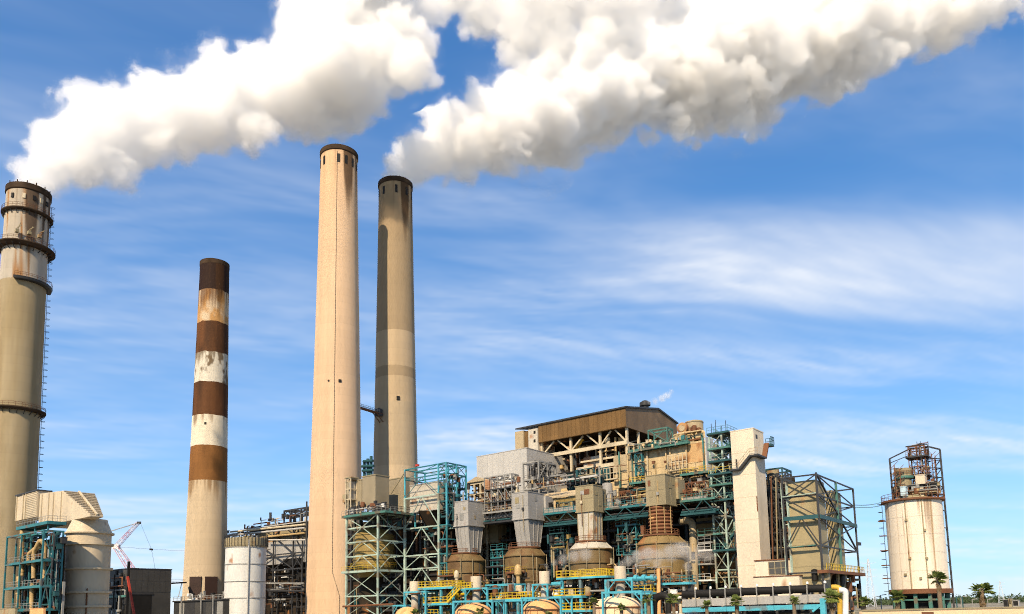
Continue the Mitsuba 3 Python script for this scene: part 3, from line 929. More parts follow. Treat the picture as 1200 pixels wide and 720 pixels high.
for i in range(40):
    a = i * math.pi / 20
    part(g, 'slat', B().beam([WX + math.cos(a) * (RW + .42), WY + math.sin(a) * (RW + .42), zt + .3], [WX + math.cos(a) * (RW + .42), WY + math.sin(a) * (RW + .42), zt + 3.2], .12), 'm_dark_steel')
m = B(); ring_rail(m, WX, WY, RW + .3, zt + 2.7, 50); part(k, 'railing', m, 'm_dark_steel')
f = lambda z: RW
part(k, 'ladder_post', B().tube([on(WX, WY, f, .12, 0, .3), on(WX, WY, f, .12, zt + 2, .3)], .2, 8), 'm_grey_cladding', 40)
m = B(); ladder(m, WX, WY, f, view_angle(WX, WY) + 1.55, 2, zt); part(k, 'caged_ladder', m, 'm_rust_steel')
clutter(k, WX - 3, WX + 3, WY - 3, WY + 3, zt + 1, zt + 4, 12, ['m_grey_steel', PIPETAN, 'm_dark_steel', YELLOW], 14)

# grey works between the tank and the tallest stack
k = thing('ash_house', 'grey ash house with braced walls and dark roof gear, left of the tallest stack', 'building')
YB = 168.0
P = lambda x, y: Fp(x, y, YB)
x0, x1 = P(262, 640)[0], P(372, 640)[0]
zw, zr = P(330, 634)[2], P(330, 612)[2]
part(k, 'upper_wall', B().box(P(300, 640)[0], x1, YB + .5, YB + 20, P(330, 661)[2], zw), 'm_grey_duct')
part(k, 'roof_block', B().box(P(296, 640)[0], x1, YB + 2, YB + 18, zw, zr - 1), 'm_old_duct')
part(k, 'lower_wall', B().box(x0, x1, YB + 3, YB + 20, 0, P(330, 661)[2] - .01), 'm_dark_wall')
part(k, 'window_band', B().box(P(331, 665)[0], P(354, 665)[0], YB + .2, YB + .496, P(340, 671)[2] + 2.5, P(340, 663)[2] + 2.5), 'm_black')
frame(k, [P(264, 640)[0], P(296, 640)[0], P(322, 640)[0], P(345, 640)[0], P(356, 640)[0]], [YB - .5, YB + 1.5], [P(330, 690)[2], P(330, 668)[2], P(330, 650)[2], P(330, 628)[2], P(330, 619)[2]], 'm_dark_steel', .4, .35, .3, front='.X\\K', side='.')
for i, (px0, px1, row, mat) in enumerate(((262, 357, 619, 'm_grey_cladding'), (268, 357, 625, PIPETAN), (270, 358, 615, 'm_cream_steel'), (313, 358, 633, 'm_grey_cladding'), (310, 356, 684, 'm_grey_steel'), (314, 356, 693, 'm_dark_steel'))):
    part(k, 'pipe', B().tube([Fp(px0, row + .1 * (px1 - px0) * (row < 630), YB - 1 - i * .2), Fp(px1, row, YB - 1 - i * .2)], .35 if i < 3 else .28, 8), mat, 40)
part(k, 'roof_deck', B().box(P(280, 612)[0], x1, YB + .5, YB + 18, zr - 1, zr - .7), 'm_grey_cladding')
frame(k, [P(325, 600)[0], P(333, 600)[0], P(345, 600)[0], P(358, 600)[0]], [YB + 3, YB + 8], [zr - .5, P(340, 602)[2], P(340, 596)[2]], 'm_dark_steel', .45, .5, .25, front='.K', side='.', zlow=zr - .7)
part(k, 'roof_vent', B().tube([Fp(317, 610, YB + 3), Fp(317, 601, YB + 3)], .5, 10), 'm_dark_steel', 40)
clutter(k, P(282, 612)[0], P(357, 612)[0], YB + 1, YB + 6, zr - .7, zr + 2.2, 34, ['m_dark_steel', 'm_grey_cladding', 'm_cream_steel', 'm_grey_steel', RUSTSTEEL], 15)
clutter(k, P(313, 612)[0], P(357, 612)[0], YB - 2, YB + 2.8, 5, P(330, 668)[2], 60, ['m_dark_steel', 'm_black', 'm_grey_steel', RUSTSTEEL, 'm_dark_steel', 'm_white'], 16)
clutter(k, P(262, 612)[0], P(300, 612)[0], YB - 1, YB + 2.8, P(330, 640)[2], zr, 26, ['m_dark_steel', 'm_old_duct', 'm_grey_steel', RUSTSTEEL], 17)
a = Fp(359.5, 588, YB - 4); b = Fp(359.0, 720, YB - 4)
part(k, 'downpipe', B().tube([b, a], .3, 8), 'm_dark_steel')


# ------------------------------------------------------------------ middle: green towers, flue ducts and brown tanks
def span(pl, pc, pr, row, Y, rowb=None):
    """x0, x1, y0, y1, z of a block whose front face runs from pixel pl to its corner pc in the plane y = Y and whose end face runs on to pixel pr"""
    c = Fp(pc, row, Y)
    l = Fp(pl, row, Y)
    r = Sp(pr, row, c[0])
    out = [l[0], c[0], Y, r[1], c[2]]
    if rowb is not None: out.append(Fp(pc, rowb, Y)[2])
    return out


def zr_(row, pc, Y): return Fp(pc, row, Y)[2]


# first green tower
YA = 122.0
x0, x1, ya, yb, zt = span(406.5, 443, 474, 602, YA)
k = thing('steel_tower', 'pale green braced steel tower right of the tallest stack, around a mustard tank', 'frame')
rows = (722, 710, 698, 669, 650, 633, 616, 602)
zs = [zr_(r, 443, YA) for r in rows]
frame(k, [x0, x1], [ya, yb], zs, SEAGREEN, .40, .26, .15, front='KKXKKKV', side='KKXKKKV', back='....', matd=SEAGREEN)
platform(k, x0 - 1.2, x1, ya - .5, yb, zr_(669, 443, YA) + .3, SEAGREEN, YELLOW, sides='f', edge=.5)
platform(k, x0 - 1.2, x1 + 3.2, ya - .6, yb, zt + .4, GREEN, 'm_grey_steel', sides='fr', edge=.5)
part(k, 'pipe', B().tube([[x0 - .5, ya - .6, zr_(710, 443, YA)], [x1 + 6, ya - .6, zr_(709, 443, YA)]], .22, 8), RUSTSTEEL, 40)
clutter(k, x0 + .5, x1 - .5, ya + 7, yb - .5, 2, zr_(672, 443, YA), 30, ['m_dark_steel', 'm_black', RUSTSTEEL, DTEAL, 'm_grey_steel'], 31)
clutter(k, x0 + .5, x1 + 2, ya + 1, yb - .5, zr_(616, 443, YA), zr_(596, 443, YA), 26, ['m_dark_steel', 'm_black', GREEN, DTEAL, 'm_dark_steel'], 32)
mt = Dp(438, 645, 193)
RM = metc(mt, 24)
k = thing('mustard_tank', 'round mustard tank standing inside the pale green braced tower', 'tank')
zb, zt_ = zn(mt[0], mt[1], RM, 665), zn(mt[0], mt[1], RM, 626)
for i in range(4):
    a, b = zb + (zt_ - zb) * i / 4, zb + (zt_ - zb) * (i + 1) / 4
    part(k, 'shell_course', B().lathe([(RM, a + .03), (RM, b - .03)], mt[0], mt[1], 40), MUSTARD, True)
    part(k, 'ring', B().lathe([(RM, b - .12), (RM + .2, b - .1), (RM + .2, b + .1), (RM, b + .12)], mt[0], mt[1], 40), MUSTARD, 30)
part(k, 'dome', B().lathe([(RM, zt_), (RM * .8, zt_ + 1.1), (RM * .4, zt_ + 1.8), (.01, zt_ + 2)], mt[0], mt[1], 40), MUSTARD, True)
part(k, 'hopper', B().lathe([(.5, zb - 7), (RM, zb)], mt[0], mt[1], 40), MUSTARD, True)
m = B(); ring_rail(m, mt[0], mt[1], RM + .6, zb + .1, 30); part(k, 'railing', m, YELLOW)
part(k, 'support', B().lathe([(RM * .7, 0), (RM * .7, zb - 2)], mt[0], mt[1], 20), 'm_dark_wall', True)

# boxes on top behind it
YB = YA + 5
k = thing('flue_box', 'stepped tan concrete flue box between the two tan stacks', 'duct')
for pl, pc, pr, row, rowb, dy in ((424.5, 440, 456, 557, 594, 0), (405, 424, 430, 563, 592, 1.2), (456, 474, 480, 560, 600, 9)):
    a0, a1, b0, b1, z1, z0 = span(pl, pc, pr, row, YB + dy, rowb)
    part(k, 'block', B().box(a0 + (.01 if dy == 1.2 else 0), a1 - (.02 if dy == 1.2 else 0), b0, b1, z0, z1), 'm_concrete')
    part(k, 'coping', B().box(a0 - .12, a1 + .12, b0 - .12, b1 + .1, z1 + .003, z1 + .25), 'm_old_duct')
a0, a1, b0, b1, z1, z0 = span(409, 443, 474, 594, YB - .5, 602)
part(k, 'slab', B().box(a0, a1 + 4, b0 - 1, b1, z0, z0 + .5), 'm_dark_steel')
part(k, 'railing', rail(B(), [[a0, b0 - 1, z0 + .5], [a1 + 4, b0 - 1, z0 + .5], [a1 + 4, b1, z0 + .5]], 1.2, 1.6, .1), 'm_dark_steel')
clutter(k, a0, a1 + 2, b0 - .8, b0 - .2, z0 + .5, z0 + 2.2, 18, ['m_dark_steel', 'm_grey_steel', 'm_white', RUSTSTEEL], 33)
a0, a1, b0, b1, z1, z0 = span(405.5, 411, 416, 561, YB - .8, 585)
k = thing('lift_cage', 'small rusty cream lift cage clinging to the right side of the tallest stack', 'cage')
frame(k, [a0, (a0 + a1) / 2, a1], [b0, b0 + 2], [z0, (z0 + z1) / 2, z1], 'm_cream_steel', .2, .2, .1, front='.', side='.', zlow=z0 - 7)
part(k, 'roof', B().box(a0 - .3, a1 + .5, b0 - .3, b0 + 2.3, z1 + .15, z1 + .4), 'm_old_duct')
part(k, 'car', B().box(a0 + .35, a1 - .3, b0 + .3, b0 + 1.9, z0, z1 - .8), 'm_peeled_white')
part(k, 'balcony', B().box(a0 - 1.5, a0 - .12, b0 + .1, b0 + 1.8, z0 - .6, z0 + 1.4), 'm_old_duct')
part(k, 'bracket', B().beam([a0 - 1.2, b0 + .5, z0 - .6], [a0 + .6, b0 + .5, z0 - 3], .2), 'm_dark_steel')
clutter(k, a0, a1 + 1.5, b0 + 2, b0 + 4, z0 - 9, z0 - 1, 10, ['m_dark_steel', RUSTSTEEL, 'm_old_duct'], 34)
k = thing('blower_set', 'dark blue blower pipes between the two tan stacks', 'machine')
q = Fp(430, 555, YB + 12)
for px, top in ((427, 541), (431, 538), (435, 535), (433, 546)):
    a, b = Fp(px, 560, YB + 12), Fp(px, top, YB + 12)
    part(k, 'pipe', B().tube([a, b], .42, 8), DTEAL if px % 2 else 'm_dark_steel', 40)
for px0, px1, row in ((424, 438, 547), (426, 437, 541), (425, 437, 552)):
    part(k, 'header', B().tube([Fp(px0, row, YB + 11.4), Fp(px1, row - .6, YB + 11.4)], .38, 8), DTEAL, 40)

# second, taller tower
YC = yb
x0, x1, ya2, yb2, zt = span(474.5, 523, 546, 543.5, YC)
xm = Fp(514, 600, YC)[0]
k = thing('steel_tower', 'taller blue green braced steel tower around a pale duct, right of the mustard tank', 'frame')
rows = (722, 695, 665, 649, 616, 579, 556, 544)
zs = [zr_(r, 514, YC) for r in rows]
frame(k, [x0, xm], [ya2, yb2], zs[:6], SEAGREEN, .44, .28, .18, front='VKKKK', side='....')
frame(k, [x0 + .003, xm + .003, x1], [ya2 + .002, (ya2 + yb2) / 2, yb2 + .002], zs[4:], CYAN, .30, .24, .12, front='.KX', side='XKX', back='.X', zlow=zs[4] - .1, matb=TEAL, matd=TEAL)
for x in (x1,):
    for y in (ya2, yb2): part(k, 'column', B().box(x - .17, x + .17, y - .17, y + .17, 0, zs[4] - .12), TEAL)
for i, r in enumerate((632, 649, 660)):
    z = zr_(r, 523, YC)
    part(k, 'beam', B().box(xm + .3, x1 - .18, ya2 - .15, ya2 + .15, z - .15, z + .15), TEAL)
    part(k, 'beam', B().box(x1 - .14, x1 + .14, ya2 + .18, yb2 - .18, z - .15, z + .15), TEAL)
part(k, 'brace', B().beam([xm, ya2, zs[3]], [x1, ya2, zs[4]], .16), TEAL)
for r in (569, 586, 604): platform(k, xm + .4, x1 - .2, ya2 + .4, yb2 - .2, zr_(r, 523, YC), DTEAL, TEAL, sides='fr', edge=.4)
clutter(k, xm + .3, x1 + 1, ya2 + 1, yb2, zs[4], zs[6], 36, [DTEAL, 'm_dark_steel', TEAL, 'm_grey_steel', RUSTSTEEL], 36)
clutter(k, x0 + .6, x1 - .5, ya2 + 4, yb2, 2, zs[4] + 1, 46, ['m_black', 'm_dark_steel', DTEAL, RUSTSTEEL, 'm_grey_steel'], 37)
part(k, 'brace', B().beam(Fp(458, 579, YC), Fp(475, 553, YC), .2), 'm_old_duct')
part(k, 'brace', B().beam(Fp(460, 579, YC - .3), Fp(474, 581, YC - .3), .2), 'm_old_duct')
part(k, 'floodlight', B().beam(Fp(487.5, 546, YC), Fp(490.5, 545.5, YC), .6, .5), RED)
a0, a1, b0, b1, z1, z0 = span(480.5, 513.5, 531, 564.5, YC + 1.2, 597)
k = thing('duct', 'large pale grey stained duct inside the taller blue green tower', 'duct')
part(k, 'casing', B().box(a0, a1, b0, b1, z0, z1), 'm_peeled_white')
m = B()
for z in np.linspace(z0, z1, 5): m.box(a0 - .12, a1 + .12, b0 - .14, b0 - .003, z - .1, z + .1)
part(k, 'stiffeners', m, 'm_grey_duct', kind='stuff')
part(k, 'hopper', B().lathe([(1.0, z0 - 5), ((a1 - a0) * .52, z0 - .02)], (a0 + a1) / 2, (b0 + b1) / 2 + .5, 4), 'm_dark_wall')

k = thing('dark_hall', 'added dark hall, shade in its colour, behind the two braced towers', 'building')
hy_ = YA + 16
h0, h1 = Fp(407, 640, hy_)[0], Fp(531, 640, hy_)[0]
part(k, 'front_wall', B().box(h0, h1, hy_, hy_ + .4, 0, zr_(606, 474, hy_)), 'm_dark_wall')  # near-black wall added to give the gloom behind the towers
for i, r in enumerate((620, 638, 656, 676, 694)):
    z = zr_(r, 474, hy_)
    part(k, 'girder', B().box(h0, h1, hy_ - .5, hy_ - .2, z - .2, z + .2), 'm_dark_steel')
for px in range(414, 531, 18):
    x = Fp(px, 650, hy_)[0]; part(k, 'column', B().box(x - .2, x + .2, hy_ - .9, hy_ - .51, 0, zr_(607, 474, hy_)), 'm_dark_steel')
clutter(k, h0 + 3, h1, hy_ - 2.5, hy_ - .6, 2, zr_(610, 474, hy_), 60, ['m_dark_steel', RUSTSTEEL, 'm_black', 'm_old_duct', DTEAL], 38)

# ------------------------------------------------------------------ the four flue ducts and the brown tanks under them
YD = 132.0
TANKS = []


def brown_tank(i, lab, cx, cy, rb, rn, row_sh, row_neck, mat, conemat, seed):
    k = thing('brown_tank', lab, 'tank', 'rust brown tanks under the flue ducts')
    zsh, znk = zn(cx, cy, rb, row_sh), zn(cx, cy, rn, row_neck)
    n = 4
    hs = np.linspace(zsh - 11, zsh, n + 1)
    hs[0] = 0
    for a, b in zip(hs[:-1], hs[1:]):
        part(k, 'shell_course', B().lathe([(rb, a + .03), (rb, b - .03)], cx, cy, 48), mat, True)
        part(k, 'ring', B().lathe([(rb, b - .16), (rb + .28, b - .14), (rb + .28, b + .1), (rb, b + .12)], cx, cy, 48), mat, 30)
    part(k, 'cone_roof', B().lathe([(rb + .05, zsh + .08), (rn, znk - .25)], cx, cy, 48), conemat, True)
    part(k, 'neck_flange', B().lathe([(rn - .4, znk - .4), (rn + .45, znk - .4), (rn + .45, znk - .1), (rn - .4, znk - .1)], cx, cy, 48), 'm_rust_steel', 30)
    m = B(); ring_rail(m, cx, cy, rn + .35, znk - .1, 24, h=.9); part(k, 'railing', m, 'm_rust_steel')
    va = view_angle(cx, cy)
    for da in (-1.3, -.2, .35, 1.3):
        f = lambda z: rb
        part(k, 'stay_post', B().beam(on(cx, cy, f, da, 0, .34), on(cx, cy, f, da, zsh + .3, .34), .12), 'm_old_duct')
        part(k, 'cone_rib', B().beam(on(cx, cy, f, da, zsh + .15, .1), on(cx, cy, lambda z: rn, da, znk - .2, .05), .16), conemat)
    rng = random.Random(seed)
    for j in range(2):
        da = rng.uniform(-1.2, 1.2); z = rng.uniform(zsh - 8, zsh - 1)
        p = on(cx, cy, lambda z: rb, da, z, .2)
        part(k, 'nozzle', B().lathe([(.001, p[2] - .4), (.35, p[2] - .4), (.4, p[2] + .4), (.001, p[2] + .5)], p[0], p[1], 10), rng.choice([mat, 'm_old_duct', 'm_dark_steel', PIPETAN]), 40)
    return k, zsh, znk


SPEC = [  # duct left, corner, right, top, bottom; tank half width, shoulder row, neck half width, neck row
    (531.5, 548.5, 567, 587, 615, 23, 657, 15, 647, 'm_grey_duct', 'm_brown_tank', 'm_brown_tank', 'leftmost'),
    (600, 618.5, 637, 576.5, 607, 24, 651, 16.5, 640, 'm_grey_duct', 'm_brown_tank', 'm_brown_tank', 'second from left'),
    (674, 695, 706, 568.5, 598, 25, 643, 16, 632.5, 'm_old_duct', 'm_brown_tank', 'm_peeled_white', 'third'),
    (756, 779, 791, 556, 590, 28.5, 636, 19, 625, 'm_old_duct', 'm_mustard_brown', 'm_mustard_brown', 'rightmost')]
paint('m_mustard_brown', (0.22, 0.150, 0.060), 0.2, 0.28, rust=0.3)
LABT = ['rust brown tank under the leftmost grey flue duct', 'rust brown tank under the second grey flue duct, with a yellow railed balcony', 'brown tank with a pale peeling conical top', 'large ochre tank under the ribbed rusty red duct']
LABD = ['leftmost grey box flue duct tapering down into a brown tank', 'grey box flue duct second from the left with a longer rear arm', 'weathered tan flue duct with peeling white lower half', 'tall weathered tan flue duct on a ribbed rusty red neck']
TC = [(545, 0), (615, 0), (692.5, 0), (775.5, 0)]
for i, (pl, pc, pr, rt, rb_, hw, rs, nw, rn_, dm, tm, cm, _) in enumerate(SPEC):
    a0, a1, b0, b1, z1, z0 = span(pl, pc, pr, rt, YD, rb_)
    cy = (b0 + b1) / 2
    c = Fp(TC[i][0], 640, cy)
    cx = c[0]
    rb, rn = metc(c, hw), metc(c, nw)
    t, zsh, znk = brown_tank(i, LABT[i], cx, cy, rb, rn, rs, rn_, tm, cm, 60 + i)
    TANKS.append((cx, cy, rb, zsh, znk))
    k = thing('flue_duct', LABD[i], 'duct', 'flue ducts above the brown tanks')
    part(k, 'box', B().box(a0, a1, b0, b1, z0, z1), dm)
    part(k, 'roof_flange', B().box(a0 - .1, a1 + .1, b0 - .1, b1 + .1, z1 + .003, z1 + .16), dm)
    part(k, 'bottom_flange', B().box(a0 - .12, a1 + .12, b0 - .12, b1 + .1, z0 - .25, z0 - .003), dm)
    part(k, 'seam', B().box(a0 - .03, a1 + .03, b0 - .05, b0 - .003, (z0 + z1) / 2 - .05, (z0 + z1) / 2 + .05), dm)
    part(k, 'seam', B().box((a0 + a1) / 2 - .04, (a0 + a1) / 2 + .04, b0 - .06, b0 - .003, z0, z1), dm)
    part(k, 'seam', B().box(a1 + .003, a1 + .05, (b0 + b1) / 2 - .05, (b0 + b1) / 2 + .05, z0, z1), dm)
    rng = random.Random(500 + i)
    for j in range(4):                                       # repairs: odd plates riveted on
        w_, h_ = rng.uniform(.5, 1.3), rng.uniform(.6, 1.8)
        if j < 2:
            x = rng.uniform(a0 + .1, a1 - w_ - .1); z = rng.uniform(z0 + .2, z1 - h_ - .2)
            part(k, 'patch_plate', B().box(x, x + w_, b0 - .075, b0 - .051, z, z + h_), rng.choice(['m_old_duct', 'm_grey_duct', 'm_casing', 'm_rust_steel' if i > 1 else 'm_grey_steel']))
        else:
            y = rng.uniform(b0 + .1, max(b0 + .2, b1 - w_ - .1)); z = rng.uniform(z0 + .2, z1 - h_ - .2)
            part(k, 'patch_plate', B().box(a1 + .051, a1 + .075, y, y + w_, z, z + h_), rng.choice(['m_old_duct', 'm_grey_duct', 'm_casing', 'm_grey_steel']))
    x = a0 + (.25, .7, .35, .62)[i] * (a1 - a0)
    part(k, 'conduit', B().tube([[x, b0 - .16, z0 - 3 * (i != 3)], [x, b0 - .16, z0 + (z1 - z0) * (.5, .9, .7, .8)[i]]], .07, 6), ('m_dark_steel', 'm_old_duct', 'm_rust_steel', 'm_pipe_tan')[i])
    part(k, 'junction_box', B().box(x - .25, x + .25, b0 - .35, b0 - .08, z0 + (z1 - z0) * .3, z0 + (z1 - z0) * .3 + .6), ('m_grey_steel', 'm_dark_steel', 'm_cream_steel', 'm_grey_steel')[i])
    if i < 3:      # square to smaller square
        w2 = min(rn * .8, (a1 - a0) * .40); hx, hy = (a0 + a1) / 2, (b0 + b1) / 2
        q0 = [(a0 + .25, b0 + .2), (a1 - .25, b0 + .2), (a1 - .25, b1 - .2), (a0 + .25, b1 - .2)]
        q1 = [(hx - w2, hy - w2), (hx + w2, hy - w2), (hx + w2, hy + w2), (hx - w2, hy + w2)]
        v = [[x, y, znk - .15] for x, y in q1] + [[x, y, z0 - .26] for x, y in q0]
        part(k, 'hood', B().add(v, [[0, 1, 5, 4], [1, 2, 6, 5], [2, 3, 7, 6], [3, 0, 4, 7], [4, 5, 6, 7]]), 'm_peeled_white' if i == 2 else dm)
        v = np.array(v)
        for a, b in ((0, 4), (1, 5), (2, 6)): part(k, 'hood_corner', B().beam(v[a], v[b], .14), dm)
        for f_ in (.36, .7):
            part(k, 'hood_rib', B().beam(v[0] + (v[1] - v[0]) * f_ - [0, .05, 0], v[4] + (v[5] - v[4]) * f_ - [0, .05, 0], .14), dm)
            part(k, 'hood_rib', B().beam(v[1] + (v[2] - v[1]) * f_ + [.05, 0, 0], v[5] + (v[6] - v[5]) * f_ + [.05, 0, 0], .14), dm)
    else:
        rr_ = rn * .73
        m = B(); prof = []
        n = 8
        for j in range(n):
            a = znk + (z0 - .3 - znk) * j / n; b = znk + (z0 - .3 - znk) * (j + 1) / n
            part(k, 'bellows_ring', B().lathe([(rr_ - .15, a + .02), (rr_, a + .12), (rr_ + .12, (a + b) / 2), (rr_, b - .12), (rr_ - .15, b - .02)], cx, cy, 32), 'm_rust_red', 30)
        for da in (-.9, -.3, .3, .9):
            part(k, 'tie_rod', B().beam(on(cx, cy, lambda z: rr_, da, znk, .22), on(cx, cy, lambda z: rr_, da, z0 - .3, .22), .12), PIPETAN)
    # rear arm to the boiler
    arm_z0 = z0 + .15 * (z1 - z0)
    ye_ = Sp({0: pr, 1: 652.5, 2: pr, 3: 802.5}[i], 590, a1)[1]
    part(k, 'rear_arm', B().box(a0 + .3, a1 - .4, b1 + .01, max(b1 + 2, ye_ - .1), arm_z0, z1 - .3), dm)
    if i in (1, 3):
        pr2 = {1: 652.5, 3: 802.5}[i]
        y2 = Sp(pr2, 590, a1 + .3)[1]
        part(k, 'arm_casing', B().box(a1 - .5, a1 + .5, b1 + .02, y2, arm_z0 + .4, z1 - .4), 'm_grey_duct' if i == 1 else 'm_old_duct')
# balconies on the tanks
for i, (r0, r1, row) in ((1, (599, 612, 668)), (0, (520, 534, 672))):
    cx, cy, rb, zsh, znk = TANKS[i]
    k = thing('balcony', ('yellow railed balcony on the side of the second brown tank', 'small balcony on the left of the leftmost brown tank')[i == 0], 'platform')
    p, q = Fp(r0 - 4, row, cy - rb - .4), Fp(r1, row, cy - rb - .4)
    platform(k, p[0], q[0], cy - rb - 1.2, cy - rb + 1.0, p[2] - .6, 'm_rust_steel', YELLOW, sides='flr')
    part(k, 'bracket', B().beam([p[0] + .3, cy - rb - .8, p[2] - .9], [p[0] + 1.6, cy - rb + .6, p[2] - 2.6], .16), 'm_rust_steel')
c = TANKS[1]
p = Fp(607, 667, c[1] - c[2] - 1.5)
solo('standpipe', B().tube([[p[0], p[1], 0], [p[0], p[1], p[2]]], .45, 10).lathe([(.45, p[2] - 1.6), (.8, p[2] - 1.2), (.8, p[2] + .1), (.5, p[2] + .8), (.01, p[2] + 1)], p[0], p[1], 14), PIPETAN, 'tan standpipe with a round cap in front of the second brown tank', 'pipe', smooth=40)
p = Fp(535, 672, TANKS[0][1] - TANKS[0][2] - 1.5)
solo('standpipe', B().tube([[p[0], p[1], 0], [p[0], p[1], p[2]]], .4, 10).lathe([(.4, p[2] - 1.2), (.6, p[2] - 1), (.6, p[2] + .1), (.3, p[2] + .6), (.01, p[2] + .7)], p[0], p[1], 14), 'm_cream_steel', 'short cream standpipe in front of the leftmost brown tank', 'pipe', smooth=40)
# small pipework hugging the feet of the tanks
for i, (cx, cy, rb, zsh, znk) in enumerate(TANKS):
    k = thing('foot_pipework', ('first', 'second', 'third', 'last')[i] + ' knot of small pipes at the feet of the brown tanks, from the left', 'pipework', 'pipework at the foot of the brown tanks')
    clutter(k, cx - rb * 1.1, cx + rb * 1.1, cy - rb - 1.6, cy - rb - .4, zsh - 11, zsh - 4.2, 26, ['m_dark_steel', 'm_old_duct', 'm_rust_steel', 'm_black', 'm_pipe_tan', 'm_grey_steel'], 180 + i, big=.55)
    clutter(k, cx + rb * 1.05, cx + rb * 1.5, cy - rb * .6, cy, zsh - 10, zsh - .5, 10, ['m_dark_steel', 'm_old_duct', 'm_rust_steel', 'm_pipe_tan'], 190 + i, big=.8)


# ------------------------------------------------------------------ boiler house and the works on its roofs
YK = 152.0
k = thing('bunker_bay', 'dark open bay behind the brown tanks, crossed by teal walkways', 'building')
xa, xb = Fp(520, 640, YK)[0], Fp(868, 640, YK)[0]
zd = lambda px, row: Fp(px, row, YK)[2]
part(k, 'back_wall', B().box(xa, xb, YK, YK + .5, 0, zd(700, 596)), 'm_dark_wall')  # near-black paint holds the gloom of the open bay
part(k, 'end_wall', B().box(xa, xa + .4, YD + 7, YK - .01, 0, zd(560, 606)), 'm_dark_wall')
for pl, pr, rt in ((522, 612, 603), (612, 716, 597), (716, 862, 588)):
    l, r = Fp(pl, rt, YK)[0], Fp(pr, rt, YK)[0]
    z = zr_(rt, (pl + pr) / 2, YD + 8)
    part(k, 'floor_slab', B().box(l, r - .02, YD + 6, YK, z - .5, z), 'm_dark_wall')
    part(k, 'slab_edge', B().box(l, r - .02, YD + 5.7, YD + 5.98, z - .7, z + .1), 'm_grey_steel')
for px in range(530, 866, 23):
    x = Fp(px, 640, YK - 6)[0]
    part(k, 'column', B().box(x - .25, x + .25, YK - 6.25, YK - 5.75, 0, zr_(606, 690, YK - 6)), 'm_dark_steel')
for r in (625, 643, 664, 684):
    z = zr_(r, 690, YK - 6)
    part(k, 'girder', B().box(xa, xb, YK - 6.6, YK - 6.3, z - .25, z + .25), 'm_dark_steel')
clutter(k, xa, xb, YK - 6, YK - 1, 6, zr_(608, 690, YK - 6), 210, ['m_black', 'm_dark_steel', RUSTSTEEL, DTEAL, 'm_dark_steel', 'm_grey_steel', 'm_old_duct'], 41, big=1.3)
clutter(k, Fp(560, 640, YD)[0], Fp(600, 640, YD)[0], YD + 1, YD + 8, 6, zr_(640, 580, YD), 22, ['m_dark_steel', 'm_black', RUSTSTEEL, 'm_dark_steel', 'm_old_duct'], 42)
clutter(k, Fp(638, 640, YD)[0], Fp(668, 640, YD)[0], YD + 1, YD + 8, 6, zr_(630, 650, YD), 26, ['m_dark_steel', 'm_old_duct', RUSTSTEEL, 'm_mustard', DTEAL], 43)
clutter(k, Fp(715, 640, YD)[0], Fp(750, 640, YD)[0], YD + 1, YD + 8, 6, zr_(620, 730, YD), 26, ['m_dark_steel', 'm_old_duct', RUSTSTEEL, 'm_black', DTEAL], 44)
plates(k, 'wall_sheet', 1, YK - .02, Fp(712, 615, YK)[0], Fp(760, 615, YK)[0], zd(735, 623), zd(735, 608), 6, 1, 'm_mustard_brown')
plates(k, 'wall_sheet', 1, YK - .02, Fp(655, 630, YK)[0], Fp(680, 630, YK)[0], zd(665, 640), zd(665, 626), 4, 1, 'm_mustard')
Yc = YD + 6
for px0, px1, r0, r1, n, sd in ((566, 600, 575, 612, 40, 141), (636, 674, 590, 604, 24, 142), (706, 756, 575, 596, 40, 143), (790, 834, 575, 592, 30, 144)):
    clutter(k, Fp(px0, r0, Yc)[0], Fp(px1, r0, Yc)[0], Yc - 1, Yc + 3, zr_(r1, (px0 + px1) / 2, Yc), zr_(r0, (px0 + px1) / 2, Yc), n, ['m_dark_steel', 'm_old_duct', RUSTSTEEL, 'm_black', 'm_tan_wall', 'm_grey_steel', DTEAL], sd, big=.6)
